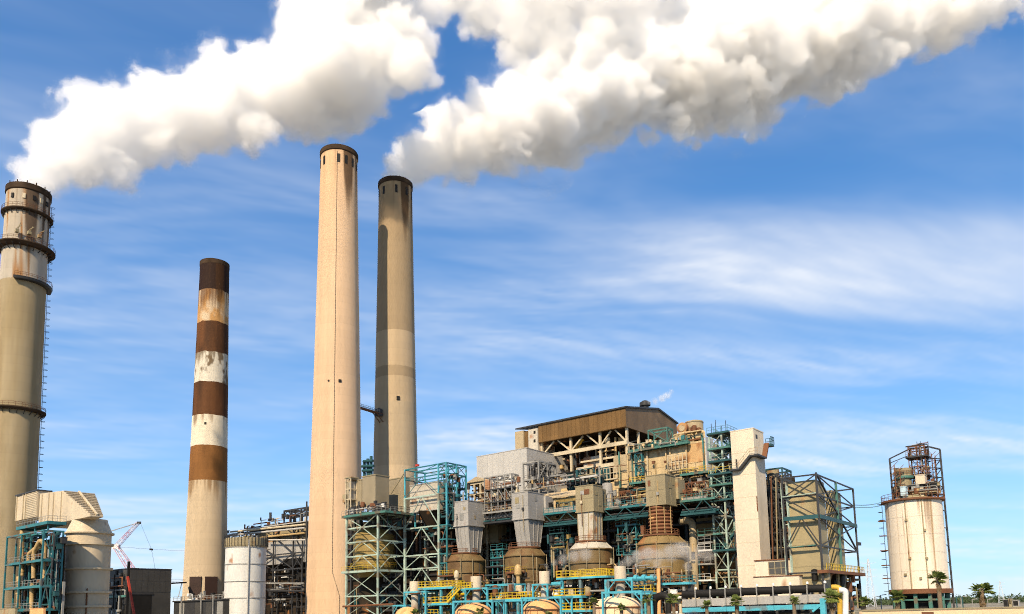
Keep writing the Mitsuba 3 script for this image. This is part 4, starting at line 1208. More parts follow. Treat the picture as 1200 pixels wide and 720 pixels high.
# teal pipe bridges between the ducts
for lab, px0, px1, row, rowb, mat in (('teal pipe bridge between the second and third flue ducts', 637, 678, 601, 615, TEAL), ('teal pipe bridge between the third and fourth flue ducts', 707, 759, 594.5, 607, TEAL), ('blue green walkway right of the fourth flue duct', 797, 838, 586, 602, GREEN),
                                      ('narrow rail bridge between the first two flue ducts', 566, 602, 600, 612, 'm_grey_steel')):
    Y = YD + 4.2
    k = thing('pipe_bridge', lab, 'walkway', 'walkways between the flue ducts')
    a, b = Fp(px0, row, Y), Fp(px1, row, Y)
    z1 = (a[2] + b[2]) / 2; z0 = zr_(rowb, (px0 + px1) / 2, Y)
    for y in (Y, Y + 2.2):
        part(k, 'top_chord', B().box(a[0], b[0], y - .18, y + .18, z1 - .22, z1 + .18), mat)
        part(k, 'bottom_chord', B().box(a[0], b[0], y - .18, y + .18, z0 - .2, z0 + .2), DTEAL if mat != 'm_grey_steel' else 'm_dark_steel')  # darker steel than the top chord paints in the shade beneath
    n = max(3, int((b[0] - a[0]) / 2.4))
    for i in range(n):
        u, w = a[0] + (b[0] - a[0]) * i / n, a[0] + (b[0] - a[0]) * (i + 1) / n
        part(k, 'web', B().beam([u, Y - .03, z0 if i % 2 else z1], [w, Y - .03, z1 if i % 2 else z0], .15), DTEAL if mat != 'm_grey_steel' else 'm_dark_steel')  # webs take the same painted-in shade as the bottom chord
    part(k, 'deck', B().box(a[0], b[0], Y + .2, Y + 2.0, z1 + .02, z1 + .1), 'm_grating')
    for i in range(4):
        part(k, 'pipe', B().tube([[a[0], Y + .3 + i * .5, z0 + .5 + (i % 2) * .5], [b[0], Y + .3 + i * .5, z0 + .5 + (i % 2) * .5]], .2, 8), [DTEAL, 'm_dark_steel', TEAL, 'm_grey_steel'][i], 40)
    part(k, 'railing', rail(B(), [[a[0], Y, z1 + .15], [b[0], Y, z1 + .15]], 1.1, 1.3, .07), mat)
for lab, pl, pr, rt, rb_, mat, Y in (('small cyan stair frame in the gap right of the leftmost brown tank', 577, 589, 645, 664, TEAL, YD + 6), ('cyan stair frame between the third and fourth tanks', 724, 745, 617, 651, TEAL, YD + 6), ('green instrument frame left of the pale topped tank', 646, 660, 626, 652, DTEAL, YD + 6)):
    k = thing('equipment_stand', lab, 'stand')
    a, b = Fp(pl, rt, Y), Fp(pr, rt, Y)
    zs = list(np.linspace(zr_(rb_, pl, Y), a[2], 3))
    frame(k, [a[0], (a[0] + b[0]) / 2, b[0]], [Y, Y + 2], zs, mat, .22, .24, .13, front='./', side='X')
    for z in zs: platform(k, a[0] - .3, b[0] + .3, Y - .3, Y + 2.3, z + .15, mat, mat, sides='fr')
    clutter(k, a[0], b[0], Y + .5, Y + 1.8, zs[0], zs[-1], 4, ['m_old_duct', RUSTSTEEL, 'm_grey_steel'], 47)

# pale grey box house
YW = 160.0
a0, a1, b0, b1, z1, z0 = span(558.5, 617, 676, 525.5, YW, 566)
k = thing('clad_house', 'big plain pale grey clad house on the roof, left of the brown boiler house', 'building')
part(k, 'body', B().box(a0, a1, b0, b1, z0 - 3, z1), 'm_grey_cladding')
plates(k, 'cladding_sheet', 1, YW - .003, a0, a1, z0 - 2, z1 - .05, 9, 1, 'm_grey_cladding', gap=.03, t=.05)
plates(k, 'cladding_sheet', 0, a1 + .003, b0, b1, z0 - 2, z1 - .05, 10, 1, 'm_grey_cladding', gap=.03, t=.05, out=1)
part(k, 'roof_trim', B().box(a0 - .12, a1 + .14, b0 - .14, b1 + .1, z1 + .003, z1 + .18), 'm_grey_cladding')
s0, s1, t0, t1, u1, u0 = span(660, 676.5, 684, 541, b1 - 1.5, 556)
part(k, 'annexe', B().box(a1 + .1, a1 + 2.4, b1 + .2, b1 + 5, u0, u1), 'm_tan_wall')
# steel cage in front of it
Y = YW - 5
a0, a1, b0, b1, z1, z0 = span(613, 631, 651, 540.5, Y, 572)
k = thing('steel_cage', 'dark grey steel cage with tangled pipework in front of the pale clad house', 'frame')
frame(k, [a0, a1], [b0, (b0 + b1) / 2, b1], [z0, zr_(561, 631, Y), z1], 'm_grey_steel', .34, .34, .2, front='K.', side='KX', zlow=z0 - 3)
clutter(k, a0 + .3, a1 + .3, b0 + .4, b1, zr_(561, 631, Y), z1 - .3, 60, ['m_dark_steel', 'm_black', 'm_grey_steel', 'm_dark_steel', 'm_dark_steel'], 51, big=.7)
platform(k, a0, a1, b0, b1, zr_(561, 631, Y) + .2, 'm_grey_steel', 'm_dark_steel', sides='fr')
k = thing('pipe_trestle', 'dark pipe trestle with a pale top beam right of the steel cage', 'frame')
a, b = Fp(652, 569, Y + 3), Fp(702, 561, Y + 3)
part(k, 'top_beam', B().box(a[0], b[0], Y + 2, Y + 2.5, a[2] + .6, a[2] + 1.1), 'm_grey_cladding')
part(k, 'back_screen', B().box(a[0], b[0], Y + 8, Y + 8.4, a[2] - 4, zr_(553, 675, Y + 8)), DTEAL)
clutter(k, a[0], b[0], Y + 3, Y + 7, a[2] - 1, zr_(553, 675, Y + 5), 50, ['m_black', 'm_dark_steel', DTEAL, 'm_grey_steel', 'm_old_duct'], 52)

# sloping sheds and tan works below it
Y = YD + 9
k = thing('tan_shed', 'row of low tan sheds with sloping roofs behind the grey flue ducts', 'building')
a0, a1, b0, b1, z1, z0 = span(618, 676, 690, 575, Y, 606)
part(k, 'body', B().box(a0, a1, b0, b0 + 8, z0, z1 - 1.2), 'm_tan_wall')
part(k, 'roof', B().prism([(b0 - .6, z1 - 1.2), (b0 + 8.4, z1 + 1.4), (b0 + 8.4, z1 + 1.7), (b0 - .6, z1 - .9)], 0, a0 - .2, a1 + .3), 'm_tan_plate')
plates(k, 'wall_sheet', 1, b0 - .003, Fp(652, 590, Y)[0], a1, z0 + .3, z1 - 1.5, 5, 1, 'm_mustard')
part(k, 'door', B().box(Fp(652, 590, Y)[0], Fp(655, 590, Y)[0], Y - .2, Y - .09, z0 + .2, z1 - 2), 'm_black')
a0, a1, b0, b1, z1, z0 = span(552, 619, 630, 574, Y + 2, 606)
part(k, 'rear_body', B().box(a0, a1 - .01, b0, b0 + 10, z0, z1 - 1.5), 'm_old_duct')
clutter(k, a0, a1, b0 - 1, b0 - .1, z0 + 1, z1 + 1.5, 46, ['m_cream_steel', 'm_grey_steel', RUSTSTEEL, 'm_dark_steel', 'm_old_duct', 'm_dark_steel'], 53, big=.7)
clutter(k, Fp(620, 580, Y)[0], Fp(672, 580, Y)[0], Y - 1, Y + 3, z1 - .5, z1 + 1.8, 36, ['m_dark_steel', 'm_grey_steel', 'm_dark_steel', RUSTSTEEL, PIPETAN], 54, big=.6)
# cream framed house with a chute
Y = YD + 12
a0, a1, b0, b1, z1, z0 = span(549, 570, 578, 565, Y, 590)
k = thing('framed_house', 'cream framed open house with a pale slanting chute, below the pale clad house', 'building')
frame(k, list(np.linspace(a0, a1, 4)), [b0, b0 + 4], [z0, (z0 + z1) / 2, z1], 'm_cream_steel', .36, .4, .15, front='.', side='.')
part(k, 'back', B().box(a0, a1, b0 + 4.3, b0 + 4.6, z0, z1), 'm_tan_wall')
part(k, 'roof', B().prism([(a0 - .5, z1 + .3), (a1 + .5, z1 + .3), ((a0 + a1) / 2, z1 + 1.6)], 1, b0 - .6, b0 + 5), 'm_tan_plate')
part(k, 'floor', B().box(a0, a1, b0 - .4, b0 + 4.2, z0 - .3, z0), 'm_grey_steel')
p, q = Fp(571, 566, Y - .8), Fp(586, 584, Y - .8)
part(k, 'chute', B().beam(p, q, 2.6, 1.7), 'm_peeled_white')
clutter(k, a0, a1, b0 + .5, b0 + 3.5, z0, z1, 22, ['m_cream_steel', RUSTSTEEL, 'm_dark_steel', PIPETAN], 55)
part(k, 'lower_wall', B().box(a0 - 3, a1 + 3, b0 + .5, b0 + 4, z0 - 10, z0 - .35), 'm_old_duct')
Y = YD + 5
k = thing('scaffold', 'grey scaffold with rails and diagonal braces between the first two flue ducts', 'scaffold')
a0, a1 = Fp(568, 590, Y)[0], Fp(600, 590, Y)[0]
zs = [zr_(611, 584, Y), zr_(599, 584, Y), zr_(588, 584, Y), zr_(573, 584, Y), zr_(560, 584, Y + 2)]
frame(k, list(np.linspace(a0, a1, 5)), [Y, Y + 2.5], zs, 'm_grey_steel', .18, .2, .12, front='/.\\.', side='X', zlow=zs[0])
for z in zs[1:4]: platform(k, a0, a1, Y, Y + 2.5, z + .1, 'm_dark_steel', 'm_rust_steel', sides='fr')
clutter(k, a0, a1, Y + .5, Y + 3, zs[1], zs[4], 44, ['m_cream_steel', 'm_grey_steel', RUSTSTEEL, 'm_dark_steel', 'm_tan_wall', 'm_white'], 56)

# boiler house
YR = 172.0
k = thing('boiler_house', 'tall boiler house with a brown ribbed fascia and gable over open cream steelwork', 'building')
cF = Fp(733, 478.5, YR)
X1, ZE = cF[0], cF[2]
x0 = Fp(604, 502, YR)[0]; xf = Fp(631, 510, YR)[0]
ZF = Fp(733, 500.5, YR)[2]
pr_, pe = Sp(771, 480.5, X1), Sp(793, 497, X1)
part(k, 'fascia', B().box(xf, X1 - .01, YR, YR + .4, ZF, ZE), 'm_brown_fascia')
plates(k, 'fascia_sheet', 1, YR - .003, xf, X1, ZF + .02, ZE - .02, 20, 1, 'm_brown_fascia', gap=.12, t=.08)
yr, ye, zr2, ze2 = pr_[1], pe[1], pr_[2], pe[2]
zg = ZF
part(k, 'gable', B().prism([(YR, zg), (ye, zg), (ye, ze2), (yr, zr2), (YR, ZE)], 0, X1 - .3, X1), 'm_gable')
part(k, 'roof', B().prism([(YR - .5, ZE + .003), (yr, zr2 + .003), (ye + .6, ze2 + .003), (ye + .6, ze2 + .4), (yr, zr2 + .5), (YR - .5, ZE + .4)], 0, x0 + .3, X1 + .3), 'm_dark_steel')
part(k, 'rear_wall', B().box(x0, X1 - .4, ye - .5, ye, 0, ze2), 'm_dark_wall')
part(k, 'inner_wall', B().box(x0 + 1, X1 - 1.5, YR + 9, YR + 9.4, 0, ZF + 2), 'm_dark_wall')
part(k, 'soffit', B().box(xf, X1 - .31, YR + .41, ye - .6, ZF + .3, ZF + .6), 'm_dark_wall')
zb = Fp(604, 531, YR)[2]
for pl, pr, mat, dy, nm in ((603.5, 613.5, 'm_tan_plate', 0, 'end_panel'), (613.5, 620, 'm_brown_fascia', .5, 'end_panel'), (620, 631, 'm_peeled_white', -.4, 'end_panel')):
    part(k, nm, B().box(Fp(pl, 510, YR)[0], Fp(pr, 510, YR)[0] - .03, YR + dy, YR + 8, zb - 4, Fp(617, 505 if dy else 504, YR)[2]), mat)
for row in (507, 517):
    p = Fp(626.5, row, YR - .4)
    part(k, 'porthole', B().box(p[0] - .35, p[0] + .35, YR - .46, YR - .403, p[2] - .4, p[2] + .4), 'm_black')
zlow = zr_(566, 690, YR)
cols = [Fp(px, 520, YR + 1.2)[0] for px in (635, 669, 703.5)] + [X1 - .6]
zbm = zr_(523, 704, YR)
for x in cols:
    part(k, 'column', B().box(x - .3, x + .3, YR + .9, YR + 1.5, zlow - 5, ZF + .28), 'm_cream_steel')
for px in (748,):
    q = Sp(px, 510, X1 - .6)
    part(k, 'column', B().box(X1 - .9, X1 - .3, q[1] - .3, q[1] + .3, zlow - 5, ZF + .28), 'm_cream_steel')
part(k, 'girder', B().box(Fp(640, 530, YR + .6)[0], X1 - .3, YR + .4, YR + .89, zbm - .55, zbm + .45), 'm_cream_steel')
part(k, 'girder', B().box(Fp(676, 550, YR + .6)[0], X1 - .3, YR + .3, YR + .85, zr_(546, 704, YR) - .5, zr_(546, 704, YR) + .45), 'm_cream_steel')
part(k, 'girder', B().box(Fp(676, 550, YR + .6)[0], X1 - .3, YR + 2.3, YR + 2.7, zr_(536, 704, YR) - .25, zr_(536, 704, YR) + .25), 'm_cream_steel')
part(k, 'side_girder', B().box(X1 - .85, X1 - .4, YR + 1.6, ye - 1, zbm - .4, zbm + .3), 'm_cream_steel')
for a, b in zip(cols[:-1], cols[1:]):
    m_ = (a + b) / 2
    part(k, 'brace', B().beam([m_ - .6, YR + 1.2, ZF], [a + .3, YR + 1.2, zbm + .5], .36), 'm_cream_steel')
    part(k, 'brace', B().beam([m_ + .6, YR + 1.2, ZF], [b - .3, YR + 1.2, zbm + .5], .36), 'm_cream_steel')
part(k, 'chute', B().beam(Fp(672, 529, YR + 2), Fp(683, 515, YR + 2), .7), PIPEYEL)
part(k, 'hopper_wall', B().box(Fp(684, 545, YR + 3)[0], Fp(705, 545, YR + 3)[0], YR + 3, YR + 3.4, zr_(547, 690, YR + 3), zr_(536, 690, YR + 3)), 'm_peeled_white')
clutter(k, Fp(640, 540, YR)[0], X1 - 1, YR + 2, YR + 8.5, zr_(555, 690, YR), ZF - 1.5, 64, ['m_tan_wall', 'm_dark_steel', RUSTSTEEL, 'm_cream_steel', 'm_dark_wall', PIPETAN], 57, big=1.2)
part(k, 'ridge_vent', B().lathe([(1.0, zr2 - .6), (1.0, zr2 + .6), (1.5, zr2 + .7), (1.5, zr2 + 1.6), (.6, zr2 + 2.2), (.01, zr2 + 2.3)], X1 - 2, Sp(756, 478, X1 - 2)[1], 16), 'm_dark_steel', 40)
part(k, 'base_wall', B().box(x0, X1 + 4, YR + 3.5, YR + 8.8, 0, zlow), 'm_tan_wall')

# tan panelled boiler front
YT = 163.0
a0, a1, b0, b1, z1, z0 = span(722, 826, 834, 515, YT, 566)
zl = zr_(530.5, 745, YT)
k = thing('boiler_casing_house', 'tan rust streaked panelled boiler wall right of the boiler house gable', 'building')
part(k, 'core', B().box(a0, a1 - .05, YT + .3, b1 + 6, 0, zl), 'm_tan_wall')
xs_ = [Fp(px, 540, YT)[0] for px in (719, 727, 737, 742, 754, 760, 782, 787, 806, 826)]
zz = [zr_(567, 770, YT), zr_(549, 770, YT), zr_(527, 770, YT)]
rng = random.Random(3)
for a, b in zip(xs_[:-1], xs_[1:]):
    for z_, w_ in zip(zz[:-1], zz[1:]):
        d = rng.uniform(0, .35)
        part(k, 'wall_panel', B().box(a + .06, b - .06, YT - d, YT + .29, z_ + .05, w_ - .05), rng.choice(['m_tan_wall', 'm_tan_wall', 'm_orange_tan', 'm_tan_plate']))
    part(k, 'buckstay', B().box(b - .14, b + .14, YT - .75, YT - .4, zz[0], zz[-1] + .8), rng.choice(['m_cream_steel', 'm_tan_wall', GREEN]))
part(k, 'high_block', B().box(Fp(804, 515, YT)[0], a1, YT + .1, b1 + 4, zz[-1] - .04, zr_(517.5, 815, YT)), 'm_tan_wall')
plates(k, 'wall_panel', 1, YT + .09, Fp(804, 515, YT)[0], a1, zz[-1], zr_(517.5, 815, YT), 3, 1, 'm_tan_wall', t=.1)
part(k, 'end_wall', B().box(a1, a1 + .3, YT - .2, b1, zr_(556, 826, YT), zr_(512, 826, YT)), 'm_grey_cladding')
for i in range(2):
    z = (zr_(528, 760, YT), zr_(519, 800, YT))[i]
    platform(k, Fp((736, 738)[i], 528, YT - 2)[0], Fp((806, 803)[i], 520, YT - 2)[0], YT - 2 + i, YT - .8 + i, z + .2, GREEN, GREEN, sides='f', edge=.5)
clutter(k, Fp(736, 525, YT)[0], Fp(803, 525, YT)[0], YT - 2.4, YT - .8, zr_(530, 760, YT), zr_(516, 790, YT), 34, [GREEN, 'm_cream_steel', 'm_grey_steel', 'm_tan_wall', 'm_tan_wall', TEAL], 61, big=.6)
frame(k, [Fp(760, 515, YT + 1)[0], Fp(782, 515, YT + 1)[0]], [YT + 1, YT + 4], [zr_(520, 770, YT + 1), zr_(501, 782, YT + 1)], GREEN, .24, .28, .16, front='X', side='X', zlow=zl - .5)
for px0, px1, r0, r1 in ((704, 723, 563, 548), (783, 805, 552, 532)):   # white railed balconies
    p, q = Fp(px0, r0, YT - 1.6), Fp(px1, r0 - 3, YT - 1.6)
    zb_ = (p[2] + q[2]) / 2
    bk = part(k, 'balcony', B().box(p[0], q[0], YT - 1.7, YT - .8, zb_ - .3, zb_), 'm_cream_steel')
    n = 5
    zt2 = zr_(r1, px0, YT - 1.6) - .5
    for i in range(n + 1):
        x = p[0] + (q[0] - p[0]) * i / n
        part(bk, 'post', B().box(x - .07, x + .07, YT - 1.7, YT - 1.56, zb_, zt2), 'm_cream_steel')
    for t_ in (.5, 1): part(bk, 'rail', B().box(p[0], q[0], YT - 1.76, YT - 1.72, zb_ + (zt2 - zb_) * t_ - .07, zb_ + (zt2 - zb_) * t_ + .07), 'm_cream_steel')
for px0, px1 in ((744.5, 752.5),):
    frame(k, [Fp(px0, 545, YT - 1.5)[0], Fp(px1, 545, YT - 1.5)[0]], [YT - 1.5, YT - .9], [zr_(558, 748, YT), zr_(547, 748, YT), zr_(533, 748, YT)], TEAL, .25, .2, .13, front='X', side='.', zlow=zr_(559, 748, YT))
for px0, px1, r, mat in ((738, 757, 566, GREEN), (797, 860, 556, GREEN)):
    p, q = Fp(px0, r, YT - 3), Fp(px1, r - 2, YT - 3)
    platform(k, p[0], q[0], YT - 3, YT - .8, p[2], mat, YELLOW, sides='f', edge=.5, w=.09)
clutter(k, Fp(722, 560, YT)[0], Fp(826, 560, YT)[0], YT - 2.2, YT - .8, zr_(569, 770, YT), zr_(540, 770, YT), 36, ['m_tan_wall', 'm_tan_wall', 'm_cream_steel', RUSTSTEEL, 'm_dark_steel', PIPETAN], 62, big=.5)
# below: dark galleries with scaffolding
Y = YT - 4
for pl, pr in ((721, 743), (803, 826)):
    a, b = Fp(pl, 570, Y)[0], Fp(pr, 570, Y)[0]
    frame(k, list(np.linspace(a, b, 4)), [Y, Y + 2], [zr_(598, 770, Y), zr_(589, 770, Y), zr_(580, 770, Y), zr_(571, 770, Y)], RUSTSTEEL, .16, .18, .1, front='X/', side='.')
    clutter(k, a, b, Y + .3, Y + 3, zr_(598, 770, Y), zr_(570, 770, Y), 34, ['m_dark_steel', RUSTSTEEL, 'm_black', 'm_grey_steel', 'm_old_duct'], 63 + pl)
plates(k, 'wall_sheet', 1, Y + 1, Fp(742, 583, Y)[0], Fp(757, 583, Y)[0], zr_(592, 750, Y), zr_(575, 750, Y), 3, 1, 'm_mustard')
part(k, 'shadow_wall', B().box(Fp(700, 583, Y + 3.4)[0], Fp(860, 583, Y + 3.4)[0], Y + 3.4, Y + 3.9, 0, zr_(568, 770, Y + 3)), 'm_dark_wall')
c = Fp(712, 580, Y - 2)
solo('round_duct', B().tube([[c[0], Y - 2, zr_(596, 712, Y)], [c[0], Y - 2, zr_(569, 712, Y)]], 1.25, 16), 'm_grey_duct', 'grey rounded upright duct right of the third flue duct', 'duct', smooth=40)
# drum on the roof
a = Fp(809, 500, YT + 4)
k = thing('roof_drum', 'tan drum tank on the boiler roof beside a round brown fan', 'tank')
R_ = met(a, 10.5)
part(k, 'shell', B().lathe([(R_, zr_(516, 809, YT + 4)), (R_, zr_(493, 809, YT + 4)), (R_ * .5, zr_(491.5, 809, YT + 4)), (.01, zr_(491, 809, YT + 4))], a[0], a[1] + R_, 32), 'm_tan_plate', 40)
for r in (494, 504): part(k, 'band', B().lathe([(R_, zr_(r + 1, 809, YT + 4)), (R_ + .12, zr_(r + .8, 809, YT + 4)), (R_ + .12, zr_(r, 809, YT + 4)), (R_, zr_(r - .2, 809, YT + 4))], a[0], a[1] + R_, 32), 'm_old_duct', 30)
q = Fp(799, 502, YT + 3)
part(k, 'fan_housing', B().tube([q + [0, 1.5, 0], q], 1.35, 20), 'm_rust_red', 40)
part(k, 'fan_disc', B().tube([q + [0, .1, 0], q - [0, .1, 0]], .8, 16), 'm_tan_plate', 40)
clutter(k, Fp(790, 510, YT + 3)[0], Fp(826, 510, YT + 3)[0], YT + 1, YT + 3, zr_(519, 809, YT + 3), zr_(508, 809, YT + 3), 20, ['m_tan_wall', RUSTSTEEL, 'm_grey_steel', GREEN], 66)

# green stair tower left of the cream one
YG = 140.0
xs = [Fp(px, 560, YG)[0] for px in (833.5, 848, 857)]
rows = (690, 668, 646, 625, 605, 587, 569, 556, 541, 526, 508)
zs = [zr_(r, 845, YG) for r in rows]
k = thing('stair_scaffold', 'slim green stair scaffold standing against the left side of the cream tower', 'scaffold')
frame(k, xs[:2], [YG, YG + 4], zs, SEAGREEN, .30, .20, .13, front='\\X', side='X/', back='./')
part(k, 'column', B().box(xs[2] - .15, xs[2] + .15, YG + 3.8, YG + 4.1, 0, zs[-1]), DTEAL)
for i, z in enumerate(zs):
    if i < 5 and i != 2: continue
    platform(k, xs[0] - .3, xs[2], YG - .4, YG + 4.2, z + .25, DTEAL if i % 3 else GREEN, YELLOW if i == 7 else GREEN, sides='fr', edge=.35)
    if i < len(zs) - 1:
        s = (1, -1)[i % 2]
        xa_, xb_ = (xs[0] + .6, xs[2] - .5)[::s]
        stairs(k, [xa_, YG + 2, z + .3], [xb_, YG + 2, zs[i + 1] + .25], .9, DTEAL, GREEN)
m = B()
for px in (834, 839, 846, 851): p = Fp(px, 508, YG + 2); m.beam(p, p + [0, 0, random.Random(px).uniform(1.2, 3.6)], .1)
part(k, 'lightning_rods', m, 'm_dark_steel', kind='stuff')
clutter(k, xs[0] - .5, xs[2], YG + 1, YG + 5, zs[4], zs[-1], 50, [GREEN, 'm_grey_steel', 'm_dark_steel', DTEAL, RUSTSTEEL], 67, big=.8)
k = thing('brown_casing', 'ochre casing wall behind the green stair scaffold', 'building')
a, b = Fp(818, 650, YG + 6)[0], Fp(868, 650, YG + 6)[0]
plates(k, 'casing_panel', 1, YG + 6, a, b, zr_(684, 840, YG + 6), zr_(606, 840, YG + 6), 4, 5, 'm_mustard_brown', t=.25)
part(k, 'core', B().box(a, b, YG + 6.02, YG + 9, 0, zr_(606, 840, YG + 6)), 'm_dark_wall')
p0, p1, p2 = Fp(797, 611, YG + 1), Fp(814, 607, YG + 1), Fp(815.5, 700, YG + 1)
p1 = np.array([p2[0], p1[1], p0[2]])
solo('elbow_pipe', B().tube(bent([p0, p1, p2], 2.2), .72, 14), 'm_tan_plate', 'thick tan pipe with an elbow, right of the ochre tank', 'pipe', smooth=40)
k = thing('walkway', 'stacked green and white walkways right of the thick tan elbow pipe', 'walkway')
for i, (r, mat) in enumerate(((627, GREEN), (636, 'm_grey_steel'), (645, 'm_white'), (661, 'm_grey_steel'), (680, 'm_white'))):
    p, q = Fp(818, r, YG - 1), Fp(833 + 10 * (i == 0), r - 1, YG - 1)
    platform(k, p[0], q[0], YG - 1, YG + 2, p[2], mat, mat, sides='f')
clutter(k, Fp(803, 660, YG - 1)[0], Fp(860, 660, YG - 1)[0], YG + .5, YG + 5, 2, zr_(625, 830, YG), 30, ['m_dark_steel', 'm_black', RUSTSTEEL, DTEAL, 'm_old_duct'], 68)


# ------------------------------------------------------------------ front: domed tanks, cyan frames, yellow rails
def dome_tank(lab, pl, pr, row_edge, row_top, Y, mat, seed):
    c = Fp((pl + pr) / 2, row_edge, Y)
    r = metc(c, (pr - pl) / 2)
    ze = zn(c[0], c[1], r, row_edge)
    ztop = zn(c[0], c[1], r * .1, row_top)
    k = thing('domed_tank', lab, 'tank', 'domed tanks along the front')
    h = ztop - ze
    ts = np.linspace(0, math.pi / 2, 9)
    part(k, 'dome', B().lathe([(r * math.cos(t) + .001, ze + h * math.sin(t)) for t in ts], c[0], c[1], 48), mat, True)
    zz = np.linspace(0, ze, 4)
    for a, b in zip(zz[:-1], zz[1:]):
        part(k, 'shell_course', B().lathe([(r, a + .03), (r, b - .03)], c[0], c[1], 48), mat, True)
    part(k, 'rim', B().lathe([(r, ze - .14), (r + .12, ze - .1), (r + .12, ze + .06), (r * .995, ze + .1)], c[0], c[1], 48), 'm_rust_steel', 30)
    m = B()
    for i in range(16):
        a = 2 * math.pi * i / 16
        m.beam([c[0] + math.cos(a) * (r + .02), c[1] + math.sin(a) * (r + .02), 0], [c[0] + math.cos(a) * (r + .02), c[1] + math.sin(a) * (r + .02), ze], .06)
    part(k, 'seam_strips', m, 'm_rust_steel', kind='stuff')
    return c, r, ze, ztop


def exhaust(lab, pl, pr, r0, r1, r2, Y):
    """cream exhaust: a wide upper barrel on a narrower stem"""
    c = Fp((pl + pr) / 2, r0, Y)
    r = metc(c, (pr - pl) / 2)
    a, b, d = zn(c[0], c[1], r, r0), zn(c[0], c[1], r, r1), zn(c[0], c[1], r, r2)
    k = thing('exhaust_stack', lab, 'stack', 'short cream exhaust stacks along the front')
    part(k, 'barrel', B().lathe([(r * .7, b), (r, b + .05), (r, a), (r - .15, a), (r - .2, a - .8)], c[0], c[1], 24), 'm_cream_tank', 40)
    part(k, 'stem', B().lathe([(r * .72, d - 3), (r * .72, b)], c[0], c[1], 20), 'm_peeled_white', True)
    part(k, 'collar', B().lathe([(r * .72, b - .25), (r * 1.05, b - .2), (r * 1.05, b + .02), (r * .72, b + .04)], c[0], c[1], 24), 'm_rust_steel', 30)
    return c, r, a


def portal(lab, pl, pr, row, Y, dep, mat=None, w=.25, rowb=None, mid=None):
    """a steel portal: posts and beams, knee braces"""
    mat = mat or CYAN
    k = thing('pipe_portal', lab, 'portal', None)
    a, b = Fp(pl, row, Y), Fp(pr, row, Y)
    z = (a[2] + b[2]) / 2
    for x in (a[0], b[0]):
        for y in (Y, Y + dep):
            part(k, 'column', B().box(x - w / 2, x + w / 2, y - w / 2, y + w / 2, 0, z - .003), mat)
    for y in (Y, Y + dep):
        part(k, 'beam', B().box(a[0] - w / 2, b[0] + w / 2, y - w * .6, y + w * .6, z, z + w * 1.2), mat)
        for s, x in ((1, a[0]), (-1, b[0])):
            part(k, 'knee_brace', B().beam([x, y, z - 1.3], [x + s * 1.2, y, z], w * .5), mat)
    for x in (a[0], b[0]):
        part(k, 'beam', B().box(x - w * .5, x + w * .5, Y + w * .7, Y + dep - w * .7, z + .004, z + w), mat)
    if mid:
        zm = Fp(pl, mid, Y)[2]
        part(k, 'beam', B().box(a[0] + w / 2, b[0] - w / 2, Y - w * .4, Y + w * .4, zm - w * .4, zm + w * .4), mat)
    return k, a[0], b[0], z


YQ = 102.0
for lab, pl, pr, re, rt, mat, Y in (('small salmon domed tank at the far left of the front row', 463, 492, 722, 711.5, 'm_salmon', YQ), ('salmon domed tank, second from the left in the front row', 533, 577, 720, 707, 'm_salmon', YQ), ('salmon domed tank in the middle of the front row, third from the left', 613, 657, 715, 703, 'm_salmon', YQ), ('larger pale cream domed tank, rightmost of the front row', 697, 751, 712, 698.5, 'm_cream_dome', YQ)):
    dome_tank(lab, pl, pr, re, rt, Y, mat, 1)
YS = 108.0
STK = [('cream exhaust stack leftmost in the front row', 480, 492, 681.5, 695, 712), ('cream exhaust stack second from the left', 551.5, 564, 675.5, 691, 706), ('cream exhaust stack third from the left', 631.5, 644, 669.5, 686, 701), ('cream exhaust stack rightmost in the front row, steaming', 719.5, 733.5, 663.5, 681, 697)]
for s in STK: exhaust(s[0], *s[1:], YS)
for lab, a in (('cyan steel frame around the leftmost exhaust stack', (474, 499, 695, YS - 2, 4)), ('cyan steel frame around the second exhaust stack', (545.5, 571, 691, YS - 2, 4)), ('cyan steel frame around the third exhaust stack', (624.5, 641.5, 686.5, YS - 2, 4)), ('cyan steel frame around the rightmost exhaust stack', (713, 740.5, 681, YS - 2, 4)),
               ('cyan portal over the second domed tank', (531.5, 577, 706, YQ - 4.5, 3)), ('cyan portal over the middle domed tank', (611.5, 657, 702, YQ - 4.5, 3)), ('cyan portal over the pale domed tank', (706, 751.5, 695.5, YQ - 4.8, 3)), ('low cyan portal at the left end of the front row', (461, 476, 711, YS - 1, 3)), ('tall cyan portal between the second and third exhaust stacks', (569.5, 603.5, 686.5, YS + 3, 3))):
    portal(lab, *a)


def walkway(lab, runs, Y, dep, deck=None, cols=(), mat=None, seed=0):
    mat = mat or CYAN
    k = thing('platform', lab, 'platform', None)
    for pl, pr, row, w in runs:
        a, b = Fp(pl, row, Y), Fp(pr, row - (pr - pl) * .02, Y)
        platform(k, a[0], b[0], Y, Y + dep, (a[2] + b[2]) / 2, mat, YELLOW, sides='fbr', edge=w, h=1.15, post=1.0, w=.10, toe=True)
    for px, row in cols:
        p = Fp(px, row, Y)
        for y in (Y + .3, Y + dep - .3):
            part(k, 'column', B().box(p[0] - .22, p[0] + .22, y - .2, y + .2, 0, p[2] - .35), mat)
    return k


